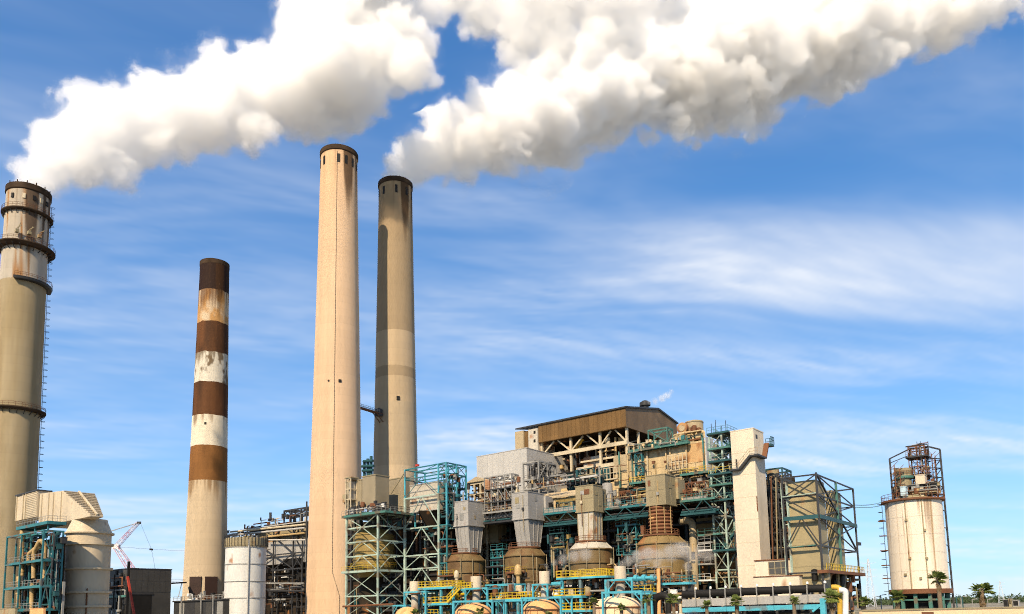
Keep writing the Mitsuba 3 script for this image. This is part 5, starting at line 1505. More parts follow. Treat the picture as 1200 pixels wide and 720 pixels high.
k = walkway('yellow railed cyan platforms with a stair, between the first and second exhaust stacks', [(490, 530, 689, .4), (496, 529, 707.5, .4), (500, 513, 722, .3), (536, 552, 690.5, .35)], YS - 1.5, 3.5, cols=((498, 689), (515.5, 689), (530, 689)))
a, b = Fp(524, 706, YS - 2), Fp(539, 690, YS - 2)
f = part(k, 'stair_flight', B().beam(a, b, .12, .35), YELLOW)
m = B(); rail(m, [a, b], 1.2, 1.0, .10); rail(m, [a + [0, 1, 0], b + [0, 1, 0]], 1.2, 1.0, .10)
part(f, 'handrail', m, YELLOW, kind='stuff')
clutter(k, Fp(494, 690, YS)[0], Fp(552, 690, YS)[0], YS, YS + 4, 3, zr_(688, 520, YS), 60, ['m_dark_steel', RUSTSTEEL, 'm_old_duct', 'm_grey_steel', GREEN, 'm_cream_steel', YELLOW], 71)
k = walkway('long low yellow railed platform between the second and third exhaust stacks', [(571, 626, 703, .45)], YS - 1.2, 3, cols=((591, 703), (606, 703)))
clutter(k, Fp(572, 690, YS)[0], Fp(628, 690, YS)[0], YS + 1, YS + 5, 2, zr_(694, 600, YS), 56, ['m_dark_steel', RUSTSTEEL, 'm_old_duct', 'm_grey_steel', 'm_cream_steel', 'm_white'], 72)
k = walkway('three storey yellow railed platform on cyan columns, between the third and rightmost exhaust stacks', [(652, 711, 677, .3), (649, 681, 699, .4), (658, 692, 715.5, .35)], YS - 1.6, 4, cols=((657.5, 677), (679, 677), (709, 677)))
part(k, 'beam', B().box(Fp(646, 684, YS - 2)[0], Fp(657, 684, YS - 2)[0], YS - 2, YS - 1.7, zr_(684, 650, YS - 2) - .2, zr_(684, 650, YS - 2) + .25), CYAN)
clutter(k, Fp(645, 690, YS)[0], Fp(712, 690, YS)[0], YS, YS + 5, 2, zr_(679, 680, YS), 80, ['m_dark_steel', RUSTSTEEL, 'm_old_duct', 'm_grey_steel', 'm_black', 'm_cream_steel', 'm_white'], 73)
k = walkway('short yellow railed platform right of the rightmost exhaust stack', [(741, 763, 695, .3)], YS + 1, 3)
clutter(k, Fp(700, 690, YS)[0], Fp(762, 690, YS)[0], YS + 2, YS + 5, 2, zr_(690, 730, YS), 50, ['m_dark_steel', RUSTSTEEL, 'm_old_duct', 'm_grey_steel', GREEN], 74)
k = walkway('cyan platform with a teal handrail in front of the ochre tank', [], YS + 4, 3)
a, b = Fp(754, 684.5, YS + 4), Fp(808, 683, YS + 4)
platform(k, a[0], b[0], YS + 4, YS + 6.5, a[2], CYAN, TEAL, sides='fbr', edge=.35, w=.08)
for px in (757, 800): p = Fp(px, 685, YS + 4); part(k, 'column', B().box(p[0] - .18, p[0] + .18, YS + 4.2, YS + 4.6, 0, p[2] - .4), 'm_grey_steel')
clutter(k, a[0], b[0], YS + 4.5, YS + 8, 2, a[2] - .5, 60, ['m_black', RUSTSTEEL, 'm_dark_steel', 'm_grey_steel', 'm_old_duct', 'm_white'], 75)
clutter(k, a[0] + 1, b[0] - 2, YS + 5, YS + 6, a[2], a[2] + 1.6, 10, ['m_old_duct', RUSTSTEEL, 'm_cream_steel'], 76, big=.7)
a, b = Fp(733, 679, YS + 1), Fp(769, 677, YS + 1)
m = B().tube([a, b], .28, 10)
for t in (.35, .62, .9): p = a + (b - a) * t; m.tube([p - [.3, 0, 0], p + [.3, 0, 0]], .55, 12)
solo('pipe', m, CYAN, 'cyan horizontal pipe with flanges right of the rightmost exhaust stack', 'pipe', smooth=40)
a = Fp(771.5, 700, YS + 2)
solo('pipe', B().tube([a - [0, 0, 3], Fp(771.5, 667, YS + 2)], .3, 12), 'm_salmon', 'upright pinkish vent pipe in front of the ochre tank', 'pipe', smooth=40)
a, b, c, d = Fp(766, 722, YQ), Fp(766, 700, YQ), Fp(784, 697, YQ), Fp(784, 722, YQ)
solo('pipe', B().tube(bent([a, b, c, d], 1.6), .55, 14), BLACK, 'thick black pipe arch right of the pale domed tank', 'pipe', smooth=40)

# black conveyor gallery on the right
YV = 100.0
k = thing('pipe_gallery', 'long black pipe gallery with pale panels and a cyan beam before the cream tower', 'gallery')
a, b = Fp(800, 697, YV), Fp(968, 689.5, YV)
L = b[0] - a[0]
n = 9
for i in range(n):
    u, w = a[0] + L * i / n, a[0] + L * (i + 1) / n
    z = a[2] + (b[2] - a[2]) * (i + .5) / n
    part(k, 'cover', B().tube([[u + .06, YV, z], [w - .06, YV, z]], .52, 14), BLACK, 40)
    part(k, 'band', B().tube([[w - .1, YV, z], [w + .1, YV, z]], .58, 14), 'm_dark_steel', 40)
    part(k, 'hanger', B().box(w - .07, w + .07, YV - .62, YV - .5, z - 1.7, z + .5), 'm_grey_steel')
    part(k, 'lamp', B().lathe([(.01, z + .55), (.16, z + .62), (.16, z + .85), (.01, z + .95)], w, YV - .3, 8), 'm_white', 40)
    part(k, 'fascia_panel', B().box(u + .03, w - .03, YV - .35, YV - .25, z - 1.75, z - .72), 'm_grey_duct')
    part(k, 'lower_pipe', B().tube([[u, YV + .3, z - 2.0], [w, YV + .3, z - 2.0]], .16, 8), 'm_dark_steel', 40)
    part(k, 'post', B().box(w - .15, w + .15, YV + .4, YV + .7, 0, z - 1.1), 'm_dark_steel')
    for t in range(3):
        part(k, 'web', B().beam([u + (w - u) * t / 3, YV - .1, z - 2.3], [u + (w - u) * (t + .5) / 3, YV - .1, z - 1.85], .09), 'm_rust_steel')
a, b = Fp(800, 715.5, YV - 1), Fp(968, 711, YV - 1)
for i in range(6):
    u, w = a[0] + (b[0] - a[0]) * i / 6, a[0] + (b[0] - a[0]) * (i + 1) / 6
    part(k, 'cyan_beam', B().beam([u + .02, YV - 1, a[2] + (b[2] - a[2]) * i / 6], [w - .02, YV - 1, a[2] + (b[2] - a[2]) * (i + 1) / 6], .3, .62), CYAN)
part(k, 'end_post', B().box(b[0] - .6, b[0], YV - 1.4, YV - .82, 0, b[2] + 1.0), CYAN)
part(k, 'end_brace', B().beam([b[0] - 1.6, YV - 1.2, b[2] - .6], [b[0] + .4, YV - 1.2, b[2] + .9], .25), CYAN)
clutter(k, a[0] - 4, b[0], YV + 1.2, YV + 5, 1, zr_(706, 880, YV), 120, ['m_black', 'm_dark_steel', 'm_grey_steel', RUSTSTEEL, 'm_white', 'm_dark_steel', 'm_cream_steel'], 78)
part(k, 'back_panel', B().box(a[0] + 2, b[0] - 2, YV + 6, YV + 6.2, 0, zr_(700, 880, YV)), 'm_grey_duct')
a, b, c = Fp(975, 688.5, YV), Fp(984.5, 688.5, YV), Fp(984.5, 726, YV)
solo('pipe', B().tube(bent([a, b, c], .8), .33, 12), PIPEYEL, 'yellow pipe turning down at the right end of the black gallery', 'pipe', smooth=40)
a, b, c = Fp(984, 692, YV - 1), Fp(991, 692, YV - 1), Fp(991, 726, YV - 1)
solo('pipe', B().tube(bent([a, b, c], .8), .34, 12), 'm_white', 'white pipe turning down beside the yellow one', 'pipe', smooth=40)
m = B(); a = Fp(955, 720, YV + 2)


# ------------------------------------------------------------------ right: cream tower, braced boxes, silo
YL = 131.0
a0, a1, b0, b1, z1, z0 = span(855.5, 882.5, 894, 502.5, YL, 690)
k = thing('cream_tower', 'tall plain cream tower with a dark outside stair wrapping its upper part', 'tower')
part(k, 'shaft', B().box(a0, a1, b0, b1, 0, z1), 'm_cream_wall')
part(k, 'coping', B().box(a0 - .06, a1 + .06, b0 - .06, b1 + .06, z1 + .003, z1 + .18), 'm_cream_wall')
for i in range(6):
    z = z0 + (z1 - z0) * (i + 1) / 7
    part(k, 'joint_strip', B().box(a0 - .02, a1 + .02, b0 - .025, b0 - .003, z - .03, z + .03), 'm_cream_steel')
h1, h2 = zr_(551, 860, YL), zr_(534, 882, YL)
xq = Fp(868, 549, YL)[0]
part(k, 'landing', B().box(a0 - .2, xq, b0 - .9, b0 - .01, h1 - .3, h1), 'm_dark_steel')
part(k, 'stair_run', B().beam([xq, b0 - .45, h1 - .15], [a1 - .6, b0 - .45, h2 - .15], .85, .35), 'm_dark_steel')
part(k, 'landing', B().box(a1 - .6, a1 + .95, b0 - .9, b0 - .01, h2 - .3, h2), 'm_dark_steel')
part(k, 'landing', B().box(a1 + .01, a1 + .95, b0 + .0, b1 - 1.5, h2 - .3, h2), 'm_dark_steel')
h3 = Sp(894, 520, a1)[2]
part(k, 'stair_run', B().beam([a1 + .5, b1 - 1.6, h2 - .1], [a1 + .5, b1 + .1, h3], .85, .35), 'm_rust_steel')
part(k, 'balcony', B().box(a1 - .2, a1 + 1.3, b1 + .01, b1 + 1.6, h3 - .5, h3 - .1), DTEAL)
part(k, 'railing', rail(B(), [[a1 + 1.3, b1, h3 - .1], [a1 + 1.3, b1 + 1.6, h3 - .1], [a1 - .2, b1 + 1.6, h3 - .1]], 1.3, .6, .09), DTEAL)
part(k, 'railing', rail(B(), [[a0 - .2, b0 - .9, h1], [xq, b0 - .9, h1], [a1 - .6, b0 - .9, h2], [a1 + .9, b0 - .9, h2]], 1.1, 1.2, .05), 'm_old_duct')
part(k, 'floodlight', B().box(Fp(864.5, 545, YL)[0], Fp(865.5, 545, YL)[0], b0 - .9, b0 - .5, h1 + .4, h1 + 1.7), 'm_dark_steel')
part(k, 'hatch', B().box(a1 + .003, a1 + .04, b0 + 1, b0 + 1.8, z1 - 1.6, z1 - .9), 'm_dark_steel')
part(k, 'rust_strip', B().box(a1 - .15, a1 + .04, b0 - .035, b0 - .002, zr_(600, 886, YL), zr_(582, 886, YL)), 'm_rust_steel')
for i in range(8): part(k, 'edge_bracket', B().box(a0 - .22, a0 - .003, b0 + .1, b0 + .3, z0 + i * 2.5, z0 + i * 2.5 + .4), 'm_rust_steel')
# annexe at its foot
k = thing('cream_annexe', 'low stepped cream annexe with a six pane window at the foot of the cream tower', 'building')
u0, u1, v0, v1, zz1, zz0 = span(892, 945.5, 955, 655, YL - 1.6, 690)
xL = a0 + .6
part(k, 'upper_block', B().box(a1 - .5, u1, v0, v1, 0, zz1), 'm_cream_wall')
part(k, 'roof_edge', B().box(a1 - .6, u1 + .15, v0 - .15, v1 + .1, zz1 + .003, zz1 + .22), 'm_rust_steel')
w0, w1, s0, s1, zw1, _ = span(880, 936.5, 946, 675, YL - 3.6, 690)
part(k, 'lower_block', B().box(w0 - .6, w1, s0, YL - 1.61, 0, zw1), 'm_cream_wall')
part(k, 'ledge', B().box(w0 + .4, w1 + .12, s0 - .12, YL - 1.612, zw1 + .003, zw1 + .16), 'm_rust_steel')
wa, wb = Fp(901, 665, YL - 1.6)[0], Fp(923, 665, YL - 1.6)[0]
q0, q1 = zr_(673.5, 912, YL - 1.6), zr_(658.5, 912, YL - 1.6)
f = part(k, 'window', B().box(wa, wb, v0 - .05, v0 - .003, q0, q1), 'm_black')
for i in range(4):
    x = wa + (wb - wa) * i / 3; part(f, 'mullion', B().box(x - .06, x + .06, v0 - .12, v0 - .052, q0, q1), 'm_old_duct')
for z in (q0, (q0 + q1) / 2, q1): part(f, 'transom', B().box(wa + .061, wb - .061, v0 - .11, v0 - .052, z - .05, z + .05), 'm_old_duct')
for i in range(3):
    for j in range(2):
        part(f, 'pane', B().box(wa + (wb - wa) * i / 3 + .08, wa + (wb - wa) * (i + 1) / 3 - .08, v0 - .08, v0 - .053, q0 + (q1 - q0) * j / 2 + .07, q0 + (q1 - q0) * (j + 1) / 2 - .07), 'm_pane')
scene['m_pane'] = {'type': 'twosided', 'bsdf': {'type': 'principled', 'base_color': {'type': 'rgb', 'value': [.06, .055, .045]}, 'roughness': .12, 'specular': .5}}
part(k, 'corner_post', B().box(w1 - .15, w1 + .15, YL - 1.9, YL - 1.62, 0, zw1 - .01), 'm_peeled_white')
d0, d1 = Sp(953, 670, u1)[1], Sp(960, 670, u1)[1]
solo('steel_shed', B().box(u1 + .02, u1 + 1.2, d0, d1 + 1, 0, zr_(657, 955, YL)).box(u1 - .05, u1 + 1.3, d0 - .1, d1 + 1.1, zr_(657, 955, YL) + .003, zr_(657, 955, YL) + .2), 'm_rust_steel', 'dark rust red shed at the right corner of the cream annexe', 'shed')

# dark rusty scaffold behind the cream tower
Y = YL + 10
k = thing('rusty_scaffold', 'dark rusty scaffold and pipes behind the right side of the cream tower', 'scaffold')
xa, xb = Fp(893, 600, Y)[0], Fp(923, 600, Y)[0]
zs = [zr_(r, 905, Y) for r in (688, 665, 645, 625, 607, 590, 573, 556, 544)]
frame(k, list(np.linspace(xa, xb, 4)), [Y, Y + 3], zs[:-1], 'm_dark_steel', .18, .14, .09, front='X/\\', side='X')
frame(k, [Fp(893.5, 545, Y + 2)[0], Fp(916, 545, Y + 2)[0]], [Y + 2, Y + 7], [zs[-3], zr_(550, 905, Y + 2)], DTEAL, .24, .24, .14, front='\\', side='K', zlow=zs[-3] - .2)
clutter(k, xa, xb, Y + .5, Y + 4, 3, zs[-2], 70, ['m_dark_steel', RUSTSTEEL, 'm_black', 'm_black', 'm_old_duct', 'm_dark_steel'], 81, big=.6)
part(k, 'back_wall', B().box(xa - 1, xb, Y + 5, Y + 5.3, 0, zs[-2]), 'm_dark_wall')
for px, mat in ((909, 'm_old_duct'), (903.5, RUSTSTEEL)):
    part(k, 'riser', B().tube([Fp(px + 3, 690, Y - .5), Fp(px, 560, Y - .5)], .13, 8), mat, 40)
c = Fp(906, 560, Y + 4)
part(k, 'vessel', B().lathe([(met(c, 7), zs[-3]), (met(c, 7), zr_(550, 906, Y + 4)), (.01, zr_(549, 906, Y + 4))], c[0], c[1], 24), 'm_old_duct', 40)

# the braced boxes
YX = 128.0
k = thing('braced_frame', 'dark steel frame with heavy diagonals around two tan casings, with a yellow railed deck', 'frame')
f0, f1, g0, g1, zt = span(915.5, 956, 998, 554.5, YX)
gm_ = (g0 + g1) / 2
rows = (690, 671, 640, 606, 580, 556)
zs = [zr_(r, 956, YX) for r in rows]
xs = [f0, f1]
frame(k, xs, [g0, g1], zs[:1] + zs[1:], DARKSTEEL, .28, .20, .17, front='..K\\X', side='..XXX', back='....', matd='m_dark_steel')
part(k, 'column', B().box(f1 - .17, f1 + .17, gm_ - .17, gm_ + .17, 0, zs[-1]), GREEN)
part(k, 'ring_beam', B().box(f0, f1, g0 - .3, g0 - .16, zs[3] - .3, zs[3] + .35), DTEAL)
part(k, 'ring_beam', B().box(f1 + .16, f1 + .3, g0, g1, zs[3] - .3, zs[3] + .35), DTEAL)
part(k, 'outrigger', B().beam([f1, g1, zs[2] + 1.5], [f1 + .3, g1 + 1.2, zs[2] + 1.5], .3, .6), DARKSTEEL)
part(k, 'brace', B().beam([f1, g0, zt], [f1, g1, zs[2]], .26), DARKSTEEL)
platform(k, f1 - .6, f1 + .9, g0 - .5, g1 + .4, zs[1] + .3, 'm_rust_steel', None, edge=.5)
part(k, 'railing', rail(B(), [[f1 + .8, g0 - .4, zs[1] + .3], [f1 + .8, g1 + .3, zs[1] + .3]], 1.1, .9, .09), YELLOW)
zb_ = zs[1] + .4
bxs = []
for lab, pl, pc, pr, row, Y, inset in (('tan casing, left one inside the dark braced frame', 921, 957, 965, 562, YX + .9, 0), ('tan casing, right one inside the dark braced frame', 966, 985.5, 994, 573.5, YX + 9.5, 0)):
    e0, e1, h0, h1_, zt2 = span(pl, pc - 1, pr, row, Y)
    e1 = min(e1, f1 - .3)
    kk = thing('casing', lab, 'casing', 'tan casings in the braced frame')
    part(kk, 'core', B().box(e0 + .1, e1 - .06, h0 + .06, h1_, zb_ - 3, zt2), 'm_casing')
    for j in range(5):
        z_, w_ = zb_ - 3 + (zt2 - zb_ + 3) * j / 5, zb_ - 3 + (zt2 - zb_ + 3) * (j + 1) / 5
        part(kk, 'front_sheet', B().box(e0, e1, h0, h0 + .058, z_ + .04, w_ - .04), 'm_casing')
        part(kk, 'side_sheet', B().box(e1 - .058, e1, h0 + .07, h1_, z_ + .04, w_ - .04), 'm_casing')
    part(kk, 'hopper', B().add([[e0 + .3, h0 + .3, zb_ - 3.01], [e1 - .3, h0 + .3, zb_ - 3.01], [e1 - .3, h1_ - .3, zb_ - 3.01], [e0 + .3, h1_ - .3, zb_ - 3.01], [e0 + 1.5, h0 + .8, 0], [e1 - 1, h0 + .8, 0], [e1 - 1, h1_ - .5, 0], [e0 + 1.5, h1_ - .5, 0]], [[0, 4, 5, 1], [1, 5, 6, 2], [2, 6, 7, 3], [3, 7, 4, 0]]), 'm_dark_wall')
kx = thing('pipe_stand', 'green pipe frame on the left face of the braced frame', 'frame')
frame(kx, [Fp(917, 600, YX + .2)[0], Fp(923, 600, YX + .2)[0]], [YX + .2, YX + .8], [zr_(r, 920, YX) for r in (640, 615, 583, 566)], SEAGREEN, .18, .14, .1, front='.', side='.')
part(kx, 'pipe', B().tube([Fp(917, 583, YX - .3), Fp(956, 578, YX - .3)], .09, 6), SEAGREEN)
part(kx, 'pipe', B().tube([Fp(926, 642, YX - .3), Fp(956, 639, YX - .3)], .09, 6), GREEN)
k2_ = thing('dark_undercroft', 'dark rusty undercroft beneath the tan casings', 'building')
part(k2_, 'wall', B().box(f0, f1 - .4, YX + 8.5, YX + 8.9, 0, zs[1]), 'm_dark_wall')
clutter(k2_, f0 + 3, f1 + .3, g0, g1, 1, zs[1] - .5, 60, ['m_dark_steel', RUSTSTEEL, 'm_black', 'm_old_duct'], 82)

# silo
sc_ = Dp(1074, 640, 172)
SX, SY = sc_[:2]
RS = metc(sc_, 34.2)
zT, zB_ = zn(SX, SY, RS, 584), zn(SX, SY, RS, 691)
k = thing('silo', 'cream cylindrical silo with rust stained seams and a steel skeleton on its roof', 'silo')
n = 5
for i in range(n):
    a, b = zB_ + (zT - zB_) * i / n, zB_ + (zT - zB_) * (i + 1) / n
    part(k, 'shell_course', B().lathe([(RS, a + .015), (RS, b - .015)], SX, SY, 72), 'm_silo', True)
m_silo_cx, m_silo_cy = SX, SY


def silo_col(p, n_, uv):
    a = dr.atan2(p.y - m_silo_cy, p.x - m_silo_cx)
    g = fbm(a * 3, p.z * .15, 2, 3)
    s = fbm(a * 9, p.z * .03, 7, 2)
    c = W(.73, .640, .520) * (1 + .10 * (g - .5) + .10 * (s - .5))
    top = smoothstep(14, 0, m_silo_zt - p.z)
    v = VA_S
    for da, w_, t in ((.62, .09, .95), (.30, .05, .7), (-.27, .035, .75), (-.62, .03, .4)):
        d = dr.abs(a - (v + da) + .03 * (g - .5)) / w_
        c = mix(c, W(.34, .22, .11), smoothstep(1, 0, d) * t * smoothstep(.25, .6, s + .45 * top))
    return KA * mix(c, W(.24, .15, .08), smoothstep(.50, .72, s) * (top * .7 + .12))


m_silo_zt, VA_S = zT, view_angle(SX, SY)
scene['m_silo'] = {'type': 'twosided', 'bsdf': {'type': 'principled', 'base_color': proc(silo_col), 'roughness': .6, 'specular': .25}}
part(k, 'top_ring', B().lathe([(RS, zT - .4), (RS + .7, zT - .3), (RS + .7, zT + .1), (RS - .3, zT + .12)], SX, SY, 72), 'm_rust_steel', 30)
part(k, 'roof', B().lathe([(RS - .3, zT + .1), (RS * .5, zT + .9), (.01, zT + 1.2)], SX, SY, 48), 'm_old_duct', True)
part(k, 'base_ring', B().lathe([(RS, zB_ - .9), (RS + .6, zB_ - .9), (RS + .6, zB_ + .1), (RS, zB_ + .1)], SX, SY, 72), 'm_rust_steel', 30)
m = B(); ring_rail(m, SX, SY, RS + .6, zT + .1, 60, h=1.3); part(k, 'railing', m, 'm_rust_steel')
f = lambda z: RS
for da in (-.28, .28): part(k, 'seam_pipe', B().tube([on(SX, SY, f, da, zB_, .12), on(SX, SY, f, da, zT + .8, .12)], .09, 6), 'm_old_duct')
rng = random.Random(4)
for da, r in ((-.25, 654), (.3, 655), (-.45, 673), (.34, 676), (.31, 622), (-.27, 609), (.05, 678)):
    z = zn(SX, SY, RS, r); part(k, 'fitting', B().beam(on(SX, SY, f, da, z, -.1), on(SX, SY, f, da, z, .35), .5), 'm_old_duct')
for i in range(12):
    a = i * math.pi / 6
    q = [SX + math.cos(a) * (RS - .4), SY + math.sin(a) * (RS - .4)]
    part(k, 'leg', B().box(q[0] - .35, q[0] + .35, q[1] - .35, q[1] + .35, 0, zB_ - .9), GREEN)
part(k, 'hopper', B().lathe([(1.2, 2.0), (RS - .6, zB_ - .5)], SX, SY, 40), 'm_dark_steel', True)
part(k, 'dark_core', B().lathe([(RS * .72, 0), (RS * .72, zB_ - 1)], SX, SY, 30), 'm_black', True)  # black drum stands for the shade under the silo
zmid = zB_ - 2.2
part(k, 'tie_ring', B().lathe([(RS - .7, zmid - .2), (RS - .02, zmid - .2), (RS - .02, zmid + .15), (RS - .7, zmid + .15)], SX, SY, 48), GREEN, 30)
m = B(); ladder(m, SX, SY, lambda z: RS + .3, VA_S - 1.5, zB_ - 2, zT + .5); part(k, 'caged_ladder', m, 'm_dark_steel')
for i, r in enumerate((606, 624, 642, 660, 676)):
    z = zn(SX, SY, RS, r); p = on(SX, SY, f, -1.52, z, .8)
    part(k, 'ladder_landing', B().box(p[0] - .7, p[0] + .7, p[1] - .7, p[1] + .7, z - .12, z + .06), 'm_rust_steel')
# roof skeleton
kk = thing('roof_skeleton', 'tangled rusty steel skeleton with hoppers and vessels on top of the silo', 'frame')
ds = lambda px, row, off=0: Dp(px, row, 172 + off)
top_z = zof(SX, SY, 524)
zz = [zT + 1] + [zof(SX, SY, r) for r in (571, 559, 548, 537, 525)]
p1, p2 = ds(1067, 560), ds(1089, 560)
xs = sorted([p1[0], p2[0]]); yy = (p1[1] + p2[1]) / 2
frame(kk, [xs[0], (xs[0] + xs[1]) / 2, xs[1]], [yy - 1.6, yy + 1.6], zz, RUSTSTEEL, .18, .15, .09, front='X/', side='X', back='\\X', zlow=zT)
for z in zz[2::2]: platform(kk, xs[0] - .5, xs[1] + .5, yy - 2.1, yy + 2.1, z + .15, 'm_dark_steel', 'm_rust_steel', sides='fr')
clutter(kk, xs[0] - .5, xs[1] + .5, yy - 1.8, yy + 2, zT + .8, zz[-1] + .8, 40, [RUSTSTEEL, 'm_dark_steel', 'm_old_duct', 'm_grey_steel', 'm_black', 'm_dark_steel'], 91, big=.55)
LT, RT_, LB, RB = ds(1042.5, 538), ds(1102, 525.5), ds(1043.5, 582), ds(1106.5, 582)
part(kk, 'post', B().beam([LT[0], LT[1], zT], [LT[0], LT[1], zof(LT[0], LT[1], 538)], .34), DARKSTEEL)
zRT = zof(RT_[0], RT_[1], 527)
RP = Dp(1118, 711, 172)
part(kk, 'long_post', B().beam([RP[0], RP[1], 0], [RP[0], RP[1], zof(RP[0], RP[1], 527)], .36), DARKSTEEL)
TR = np.array([RP[0], RP[1], zof(RP[0], RP[1], 527)]); TL = np.array([LT[0], LT[1], zof(LT[0], LT[1], 538)])
mid1, mid2 = ds(1067, 526), ds(1089, 524)
part(kk, 'top_beam', B().beam(TL, mid1, .3), DARKSTEEL)
part(kk, 'top_beam', B().beam(mid1, mid2, .24), DARKSTEEL)
part(kk, 'top_beam', B().beam(mid2, TR, .3), DARKSTEEL)
part(kk, 'top_beam', B().beam(TL - [0, 0, 1], mid1 - [0, 0, 1.4], .18), DARKSTEEL)
for r in (538, 549, 560, 571, 580):
    z = zof(RP[0], RP[1], r)
    part(kk, 'tie', B().beam([RP[0], RP[1], z], [xs[1], yy, z], .2), DARKSTEEL)
    q = [RP[0] + (xs[1] - RP[0]) * .45, RP[1] + (yy - RP[1]) * .45]
    part(kk, 'brace', B().beam([RP[0], RP[1], z], [q[0], q[1], z - 2], .14), 'm_dark_steel')
    part(kk, 'hanger', B().beam([q[0], q[1], z], [q[0], q[1], z - 2.1], .14), RUSTSTEEL)
for r in (600, 620, 640, 660, 680, 697):
    z = zof(RP[0], RP[1], r); q = on(SX, SY, f, 1.45, z, 0)
    part(kk, 'stay', B().beam([RP[0], RP[1], z], q, .16), DARKSTEEL)
for px in (1049, 1055, 1094, 1098):
    q = ds(px, 560, -1.5 if px < 1070 else .5); zt3 = zof(q[0], q[1], (545, 550, 532, 534)[(px > 1050) + (px > 1060) + (px > 1095)])
    part(kk, 'mast', B().beam([q[0], q[1], zT], [q[0], q[1], zt3], .17), RUSTSTEEL)
    for j in range(5):
        z = zT + (zt3 - zT) * (j + .6) / 5.2
        part(kk, 'cross_bar', B().beam([q[0] - .9, q[1], z], [q[0] + .9, q[1], z], .13), 'm_dark_steel')
        part(kk, 'lacing', B().beam([q[0] - .9, q[1], z], [q[0] + .9, q[1], z + 1.7], .09), RUSTSTEEL)
c = ds(1059, 560)
k3_ = thing('dust_filter', 'round rusty dust filter on the left of the silo roof', 'vessel')
rr2 = met(c, 10)
for z0_, z1_, r_, mat, nm in ((zT + 1, zof(c[0], c[1], 574), rr2 * .6, 'm_old_duct', 'cone'), (zof(c[0], c[1], 573.8), zof(c[0], c[1], 562), rr2 * .82, 'm_old_duct', 'lower_drum'), (zof(c[0], c[1], 561.8), zof(c[0], c[1], 559), rr2 * 1.05, GREEN, 'band'), (zof(c[0], c[1], 558.8), zof(c[0], c[1], 550), rr2 * .9, 'm_old_duct', 'upper_drum')):
    part(k3_, nm, B().lathe([(.01, z0_), (r_, z0_), (r_, z1_), (.01, z1_)], c[0], c[1], 28), mat, 30)
m = B(); ring_rail(m, c[0], c[1], rr2, zof(c[0], c[1], 559), 20); part(k3_, 'railing', m, 'm_rust_steel')
for lab, pl, pr, r0, r1, mat, off in (('cream hopper box on the right of the silo roof', 1073.5, 1087, 558.5, 568.5, 'm_cream_tank', -2.5), ('pale blue box low on the silo roof', 1056, 1064, 572, 582, 'm_pale_blue', -3)):
    a, b = ds(pl, r0, off), ds(pr, r1, off)
    z1_, z0_ = a[2], max(b[2], zT + .6)
    m = B().box(a[0], b[0], a[1] - 1, a[1] + 1.2, z0_, z1_); m.box(a[0] - .1, b[0] + .1, a[1] - 1.1, a[1] + 1.3, z1_ + .003, z1_ + .15); m.beam([(a[0] + b[0]) / 2, a[1], zT], [(a[0] + b[0]) / 2, a[1], z0_ - .003], .7)
    solo('hopper_box', m, mat, lab, 'box')
flat('m_pale_blue', (.42, .55, .62))
clutter(kk, ds(1044, 570)[0], ds(1105, 570)[0], SY - 3, SY + 1, zT + .7, zT + 3.6, 90, [RUSTSTEEL, 'm_dark_steel', 'm_old_duct', 'm_grey_steel', 'm_black', PIPETAN], 92, big=.8)
clutter(kk, ds(1044, 570)[0], ds(1062, 570)[0], SY - 2, SY + 1, zT + 3, zT + 7, 26, [RUSTSTEEL, 'm_dark_steel', 'm_old_duct'], 93, big=.7)
m = B()
for px in (1075, 1079, 1083, 1088): p = ds(px, 525); m.beam(p - [0, 0, 1], p + [0, 0, random.Random(px).uniform(.8, 2.2)], .1)
part(kk, 'aerials', m, 'm_dark_steel', kind='stuff')
# cables from the braced frame to the silo
for i, (r0, r1) in enumerate(((592, 589), (594.5, 592.5))):
    a, b = Sp(1000, r0, f1), Dp(1033, r1, 168)
    t = np.linspace(0, 1, 9)[:, None]
    pts = a + (b - a) * t - np.array([0, 0, 1.0]) * (t * (1 - t) * 1.2)
    solo('cable', B().tube(pts, .07, 5), GREEN, ('upper', 'lower')[i] + ' cable strung from the braced frame to the silo', 'cable')

# low cream wall and things on the far right
YWL = 58.0
wl = Dp(1008, 716.5, 62); wr = Dp(1215, 711, 66)
t = (wr - wl)[:2] / np.linalg.norm((wr - wl)[:2]); nrm = np.array([-t[1], t[0]])
k = thing('boundary_wall', 'long low cream boundary wall with a dark coping along the bottom right edge', 'wall')
for i in range(9):
    a, b = wl[:2] + (wr - wl)[:2] * i / 9, wl[:2] + (wr - wl)[:2] * (i + 1) / 9
    p, q = np.append(a + t * .01, 0), np.append(b - t * .01, 0)
    z = wl[2] + (wr[2] - wl[2]) * i / 9
    z = 2.33
    part(k, 'bay', B().beam(p + [0, 0, z / 2], q + [0, 0, z / 2], .3, z), 'm_cream_dome')
    part(k, 'coping', B().beam(p + [0, 0, z + .07], q + [0, 0, z + .07], .42, .13), 'm_old_duct')
p = Dp(1088, 719, 62)
part(k, 'drain_box', B().box(p[0] - .4, p[0] + .4, p[1] - .5, p[1] - .1, 1.8, 2.2), 'm_rust_steel')
k = thing('cooling_unit', 'grey rooftop cooling unit with two boxes at the far right', 'machine')
